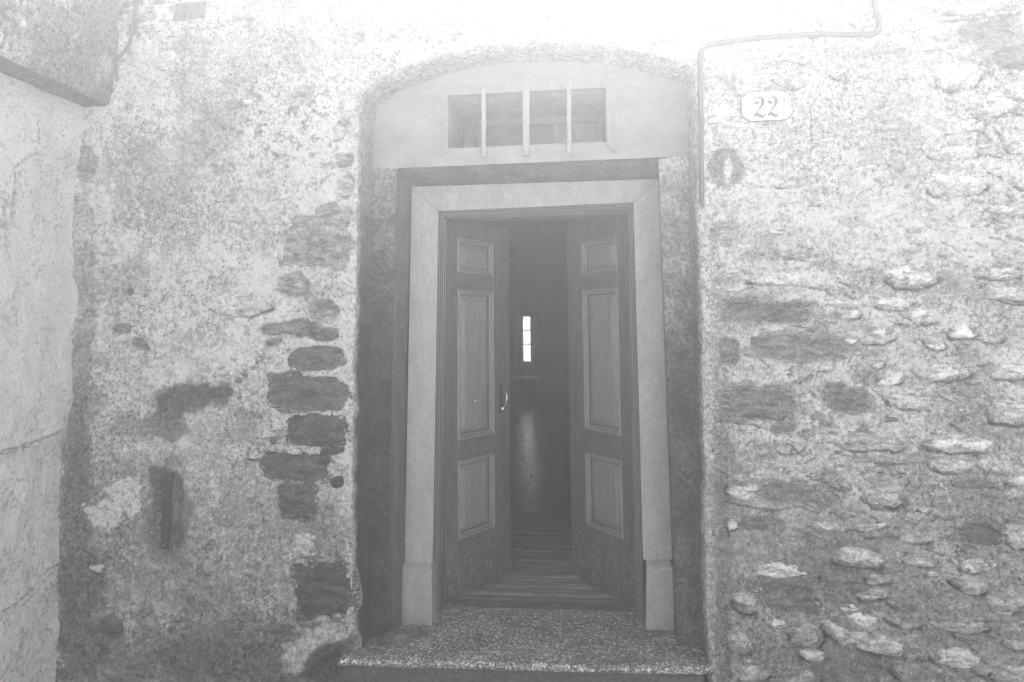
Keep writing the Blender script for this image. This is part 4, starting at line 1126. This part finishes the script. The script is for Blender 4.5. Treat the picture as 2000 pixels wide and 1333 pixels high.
# ------------------------------------------------------------------ neighbouring house on the left: pier and jettied upper wall
nb = tag(empty('neighbouring_house', (-2.3, -1.5, -.2)), 'smooth pale plastered house corner at far left with its upper wall jutting over it', 'house')
prof_px = [(165, 205), (163, 250), (158, 300), (146, 400), (138, 470), (137, 540), (152, 572), (149, 620), (143, 700), (142, 780), (126, 835), (118, 870), (124, 940), (118, 1010), (117, 1100), (120, 1230), (106, 1333), (100, 1400)]
pz_l = [P(a, b).z for a, b in prof_px][::-1]; px_l = [P(a, b).x for a, b in prof_px][::-1]
ZJ = P(220, 208).z
ys = axis(-4.6, -1.35, .12, .12, .0075); zs_ = np.arange(-.25, ZJ + .03, .0075)
Yg, Zg = np.meshgrid(ys, zs_, indexing='ij')
decay = np.exp(np.minimum(Yg, 0) / .35)
mean = float(np.mean(px_l))
Xg = mean + (np.interp(Zg, pz_l, px_l) - mean) * (.35 + .65 * decay) + .020 * fbm(Yg * 3.4, Zg * 3, 190, 3) + .014 * fbm(Yg * 9, Zg * 7, 198, 4, .55) + .003 * fbm(Yg * 60, Zg * 60, 191, 3) + .003 * fbm(Yg * 14, Zg * 14, 192, 3)
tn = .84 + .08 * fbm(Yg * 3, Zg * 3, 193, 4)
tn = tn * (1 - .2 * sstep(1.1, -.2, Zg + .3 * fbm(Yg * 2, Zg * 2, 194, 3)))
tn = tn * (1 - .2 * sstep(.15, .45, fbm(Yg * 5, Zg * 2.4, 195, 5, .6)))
for pl, dep, wd in (([(-40, 900), (0, 884), (60, 868), (110, 848), (125, 840)], .014, .007), ([(-20, 905), (0, 890), (60, 874)], .008, .006),
                    ([(70, 232), (72, 262), (68, 298), (48, 312), (30, 330), (26, 400), (20, 430)], .008, .005), ([(110, 312), (130, 306), (132, 298)], .006, .004),
                    ([(120, 1100), (96, 1112), (75, 1134), (66, 1152), (40, 1172), (0, 1200)], .010, .006), ([(120, 1270), (112, 1300), (104, 1340)], .012, .008)):
    w = [(PX(a, b, mean).y, PX(a, b, mean).z) for a, b in pl]
    d = seg_dist(Yg + .008 * fbm(Yg * 25, Zg * 25, 196, 2), Zg + .006 * fbm(Yg * 25, Zg * 25, 197, 2), w)
    k = sstep(wd, wd * .25, d); Xg = Xg - dep * k; tn = tn * (1 - .6 * k)
    Xg = Xg + .006 * np.exp(-((d - wd * 1.8) / (wd * 1.2)) ** 2)
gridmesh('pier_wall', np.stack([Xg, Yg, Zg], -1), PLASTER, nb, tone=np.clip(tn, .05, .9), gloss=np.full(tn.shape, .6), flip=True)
MB().box(mean - 1.6, mean - .10, -4.6, -.001, -.25, ZJ - .03).build('pier_core', DULL, nb)
# jetty: side face and soffit
jp = [(220, 208), (225, 160), (229, 120), (237, 0), (240, -60)]
jz = [P(a, b).z for a, b in jp]; jx = [P(a, b).x for a, b in jp]
ys = axis(-4.6, -1.35, .12, .12, .009); zs_ = np.arange(ZJ, WTOP - .02, .009)
Yg, Zg = np.meshgrid(ys, zs_, indexing='ij')
Xg = np.interp(Zg, jz, jx) + .010 * fbm(Yg * 5, Zg * 5, 200, 4) + .004 * fbm(Yg * 30, Zg * 30, 201, 3) - .02 * np.exp(-(Zg - ZJ) / .02)
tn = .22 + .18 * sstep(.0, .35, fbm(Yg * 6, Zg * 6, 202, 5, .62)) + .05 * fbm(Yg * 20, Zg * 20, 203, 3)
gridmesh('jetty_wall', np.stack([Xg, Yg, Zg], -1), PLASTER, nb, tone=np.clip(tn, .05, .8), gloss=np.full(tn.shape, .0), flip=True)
xe = float(np.interp(ZJ, jz, jx))
ss = np.linspace(0, 1, 30)
Yg, Sg = np.meshgrid(ys, ss, indexing='ij')
Xs = (mean - .15) + (xe - .018 + .010 * fbm(Yg * 5, ZJ * 5 + 0 * Yg, 200, 4) + .004 * fbm(Yg * 30, ZJ * 30 + 0 * Yg, 201, 3) - (mean - .15)) * Sg
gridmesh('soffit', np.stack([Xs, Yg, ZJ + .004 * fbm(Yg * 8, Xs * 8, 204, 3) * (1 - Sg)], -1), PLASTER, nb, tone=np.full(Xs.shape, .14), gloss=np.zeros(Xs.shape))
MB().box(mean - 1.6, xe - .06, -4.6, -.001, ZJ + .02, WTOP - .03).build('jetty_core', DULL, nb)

# ------------------------------------------------------------------ things fixed to the wall
def crest(x, z, r=.02):
    """height of the wall's high points round (x, z): what a flat thing fixed there rests on"""
    o = np.linspace(-r, r, 7)
    a, b = np.meshgrid(o, o)
    return float(np.percentile(surf_h(x + a.ravel(), z + b.ravel(), H0), 90))

def on_wall(px, py, out=0.0, r=.02):
    p = P(px, py); h = crest(p.x, p.z, r); return Vector((p.x, -h - out, p.z))

def cable_obj(name, pxs, r, label, m=CABLE, out=.007, saddles=()):
    pts_ = [P(*a) for a in pxs]
    # resample smoothly
    dense = []
    n = len(pts_)
    for i in range(n - 1):
        p0, p1, p2, p3 = pts_[max(i - 1, 0)], pts_[i], pts_[i + 1], pts_[min(i + 2, n - 1)]
        L_ = max(3, int((p2 - p1).length / .02))
        for k in range(L_):
            t = k / L_
            q = .5 * ((2 * p1) + (p2 - p0) * t + (2 * p0 - 5 * p1 + 4 * p2 - p3) * t * t + (3 * p1 - p0 - 3 * p2 + p3) * t ** 3)
            dense.append(q)
    dense.append(pts_[-1])
    xx = np.array([q.x for q in dense]); zz = np.array([q.z for q in dense])
    hh = np.array([crest(a, b, .012) for a, b in zip(xx, zz)]); hh = np.convolve(np.pad(hh, 4, mode='edge'), np.ones(9) / 9, 'valid')
    dd = [Vector((q.x, -h - out, q.z)) for q, h in zip(dense, hh)]
    for j in range(8): dd[-1 - j].y += .034 * (1 - j / 8) ** 2          # the end runs into the plaster
    root = tag(empty(name, dd[-1]), label, 'cable')
    MB().tube(dd, r, 12).build('sheath', m, root, True)
    for px, py in saddles:
        c = P(px, py); j = min(range(len(dd)), key=lambda k: (dd[k].x - c.x) ** 2 + (dd[k].z - c.z) ** 2)
        p = dd[j]; t = (dd[min(j + 1, len(dd) - 1)] - dd[max(j - 1, 0)]).normalized()
        MB().tube([p - t * .006, p + t * .006], r + .0022, 12).build('clip', m, root, True)
    return root
cable_obj('wall_cable', [(1700, -60), (1703, -20), (1706, 10), (1712, 40), (1712, 60), (1703, 70), (1690, 72), (1640, 72), (1600, 70), (1530, 74), (1450, 80), (1400, 87), (1376, 94), (1369, 108), (1367, 150), (1368, 250), (1369, 330), (1371, 380), (1374, 420)],
          .011, 'grey cable running down, then along to the upper right corner of the arched recess', saddles=((1600, 70), (1480, 78)))
cable_obj('wall_cable', [(276, -60), (272, -20), (269, 10), (264, 50), (258, 85), (245, 106), (234, 118), (230, 132), (230, 160), (231, 185)],
          .0075, 'thin grey cable hanging down beside the jutting wall at the upper left')

# iron strip set in the wall
ir = tag(empty('iron_strip', on_wall(327, 1000)), 'rusty dark vertical iron strip set in a stained cement patch on the left wall', 'iron strip')
pxs_ = [(329, 922, 345, 936), (333, 936, 338, 940)]
def plate(quad, Y0, Y1_, name, m, par, bev=.002):
    a = [P(x, y) for x, y in quad]
    o = MB().prism([Vector((p.x, Y0, p.z)) for p in a], [Vector((p.x, Y1_, p.z)) for p in a]).build(name, m, par)
    if bev:
        b = o.modifiers.new('bevel', 'BEVEL'); b.width = bev; b.segments = 2
    return o
yw = on_wall(350, 1000).y - .004
plate(((313, 941), (335, 942), (336, 960), (334, 1000), (331, 1050), (329, 1072), (315, 1072), (317, 1020), (319, 985), (321, 958), (313, 956)), yw + .004, yw + .016, 'strap', IRON, ir)
plate(((326, 923), (341, 924), (338, 940), (335, 941), (326, 940)), yw + .002, yw + .016, 'hook', IRON, ir)
for px, py in ((324, 953), (316, 1054), (322, 1064)):
    p = P(px, py); MB().tube([Vector((p.x, yw + .006, p.z)), Vector((p.x, yw - .001, p.z))], [.005, .0035], 8).build('rivet', ZINC, ir)

# ---- stroke lettering
def strokes(strk, origin, ux, uz, Yp, name, m, par, dep=.0012):
    """strk: list of polylines of (x, y, width) in glyph units; built as flat raised ribbons"""
    mb = MB()
    for s in strk:
        P2 = [Vector((a[0], a[1])) for a in s]; Wd = [a[2] for a in s]
        Lp, Rp = [], []
        for i in range(len(P2)):
            t = (P2[min(i + 1, len(P2) - 1)] - P2[max(i - 1, 0)])
            if t.length < 1e-6: t = Vector((1, 0))
            t.normalize(); nn = Vector((-t.y, t.x)) * Wd[i] / 2
            Lp.append(P2[i] + nn); Rp.append(P2[i] - nn)
        to = lambda q: Vector((origin.x + ux.x * q.x + uz.x * q.y, 0, origin.z + ux.z * q.x + uz.z * q.y))
        fr_ = [to(q) + Vector((0, Yp - dep, 0)) for q in Lp + Rp]; bk_ = [to(q) + Vector((0, Yp + .0003, 0)) for q in Lp + Rp]
        n = len(Lp)
        f = [(i, i + 1, n + i + 1, n + i) for i in range(n - 1)]
        f += [(i, 2 * n + i, 2 * n + i + 1, i + 1) for i in range(n - 1)] + [(n + i, n + i + 1, 3 * n + i + 1, 3 * n + i) for i in range(n - 1)]
        mb.add(fr_ + bk_, f)
    return mb.build(name, m, par)

def curve(pts, n=8):
    out = []
    for i in range(len(pts) - 1):
        p0, p1, p2, p3 = pts[max(i - 1, 0)], pts[i], pts[i + 1], pts[min(i + 2, len(pts) - 1)]
        for k in range(n):
            t = k / n
            out.append(tuple(.5 * ((2 * b) + (c - a) * t + (2 * a - 5 * b + 4 * c - d) * t * t + (3 * b - a - 3 * c + d) * t ** 3) for a, b, c, d in zip(p0, p1, p2, p3)))
    out.append(tuple(pts[-1])); return out

# house number plaque (pixel positions of the zoomed plaque are turned into points on its plane)
zq = lambda x, y: (1430 + x / 15.38, 170 + y / 15.38)
pc = P(1495, 212); yq = on_wall(1495, 212, r=.06).y - .011
pl = tag(empty('house_number_plaque', (pc.x, yq, pc.z)), 'white enamel house number plaque with cut corners on the wall right of the arch', 'sign')
quad = [zq(*a) for a in ((390, 225), (900, 195), (1480, 170), (1560, 225), (1695, 330), (1735, 600), (1765, 870), (1610, 1040), (1400, 1080), (480, 1115), (380, 1050), (250, 960), (225, 700), (205, 440), (290, 330))]
plate(quad, yq, yq + .010, 'rim', ZINC, pl, .003)
cq = (1430 + 985 / 15.38, 170 + 640 / 15.38)
inn = [(cq[0] + (a - cq[0]) * .955, cq[1] + (b - cq[1]) * .93) for a, b in quad]
plate(inn, yq - .003, yq + .004, 'enamel_face', ENAMEL, pl, .0015)
yf = yq - .003
def zstroke(pts_, smooth=True):
    q = curve([(a, b, w) for a, b, w in pts_]) if smooth else pts_
    out = []
    for a, b, w in q:
        p = P(*zq(a, b)); out.append((p.x, p.z, w / 15.38 * PXM))
    return out
one = Vector((0, 0, 0)); ux, uz = Vector((1, 0, 0)), Vector((0, 0, 1))
def two(dx, dy, k):
    q = lambda *p: zstroke([(dx + a * k, dy + b * k, w * k) for a, b, w in p])
    return [q((60, 130, 30), (90, 175, 95), (150, 170, 90), (160, 120, 20)),
            q((62, 150, 26), (90, 60, 34), (180, 8, 44), (270, 40, 84), (300, 140, 112), (268, 250, 84), (190, 370, 50), (100, 500, 34), (50, 600, 24)),
            q((50, 590, 30), (120, 520, 90), (210, 555, 112), (300, 590, 84), (350, 540, 40), (362, 450, 20))]
strokes(two(560, 380, 1.0), one, ux, uz, yf, 'digit', NUMINK, pl)
strokes(two(965, 368, .98), one, ux, uz, yf, 'digit', NUMINK, pl)
strokes([zstroke([(1385, 470, 14), (1400, 420, 26), (1450, 405, 30), (1500, 440, 44), (1490, 510, 30)]), zstroke([(1430, 640, 16), (1470, 665, 34), (1500, 710, 16)]), zstroke([(1500, 840, 26), (1485, 900, 40), (1455, 940, 20)])],
        one, ux, uz, yf, 'flourish', NUMINK, pl)

# little tin tag, upper left
yt = on_wall(373, 25, r=.04).y - .006
tg_ = tag(empty('metal_tag', (P(373, 25).x, yt, P(373, 25).z)), 'small grey tin tag stamped RL 19 51 nailed crookedly on the upper left wall', 'sign')
plate(((346, 9.5), (370, 8), (407, 5), (402, 36), (396, 37), (342, 44), (341, 40)), yt, yt + .003, 'tag_plate', ZINC, tg_, .001)
zt_ = lambda x, y: (330 + x / 22.2, y / 22.2)
def ts(pts_):
    out = []
    for a, b in pts_:
        p = P(*zt_(a, b)); out.append((p.x, p.z, 34 / 22.2 * PXM))
    return out
for g in ([[(680, 450), (700, 280), (790, 265), (820, 310), (790, 350), (700, 360)], [(740, 360), (795, 455)]],
          [[(925, 250), (905, 435), (1015, 425)]], [[(1150, 310), (1200, 270), (1155, 430)]],
          [[(1370, 300), (1290, 320), (1270, 280), (1300, 250), (1370, 245), (1360, 340), (1300, 430), (1260, 420)]],
          [[(890, 575), (720, 600), (695, 700), (800, 680), (835, 740), (780, 800), (680, 820)]],
          [[(1000, 620), (1090, 570), (1040, 800)], [(975, 805), (1090, 800)]]):
    strokes([ts(s) for s in g], one, ux, uz, yt, 'character', INK, tg_, .0008)
for px, py in ((350, 12.5), (397, 34), (343, 39), (403, 10)):
    p = P(px, py); MB().tube([Vector((p.x, yt + .02, p.z)), Vector((p.x, yt - .002, p.z))], [.003, .004], 8).build('nail', IRON, tg_)

# ------------------------------------------------------------------ the mist
hz = MB().box(-32, 32, -32, 32, -1.5, WTOP + .25).build('haze', None)
hm = bpy.data.materials.new('mist'); hm.use_nodes = True
hn = hm.node_tree; hn.nodes.remove(hn.nodes['Principled BSDF'])
pv = hn.nodes.new('ShaderNodeVolumePrincipled')
pv.inputs['Color'].default_value = (.95, .95, .95, 1)
pv.inputs['Density'].default_value = HAZE_DENSITY
pv.inputs['Anisotropy'].default_value = HAZE_G
hn.links.new(pv.outputs[0], hn.nodes['Material Output'].inputs['Volume'])
hz.data.materials.append(hm)
tag(hz, kind='stuff')
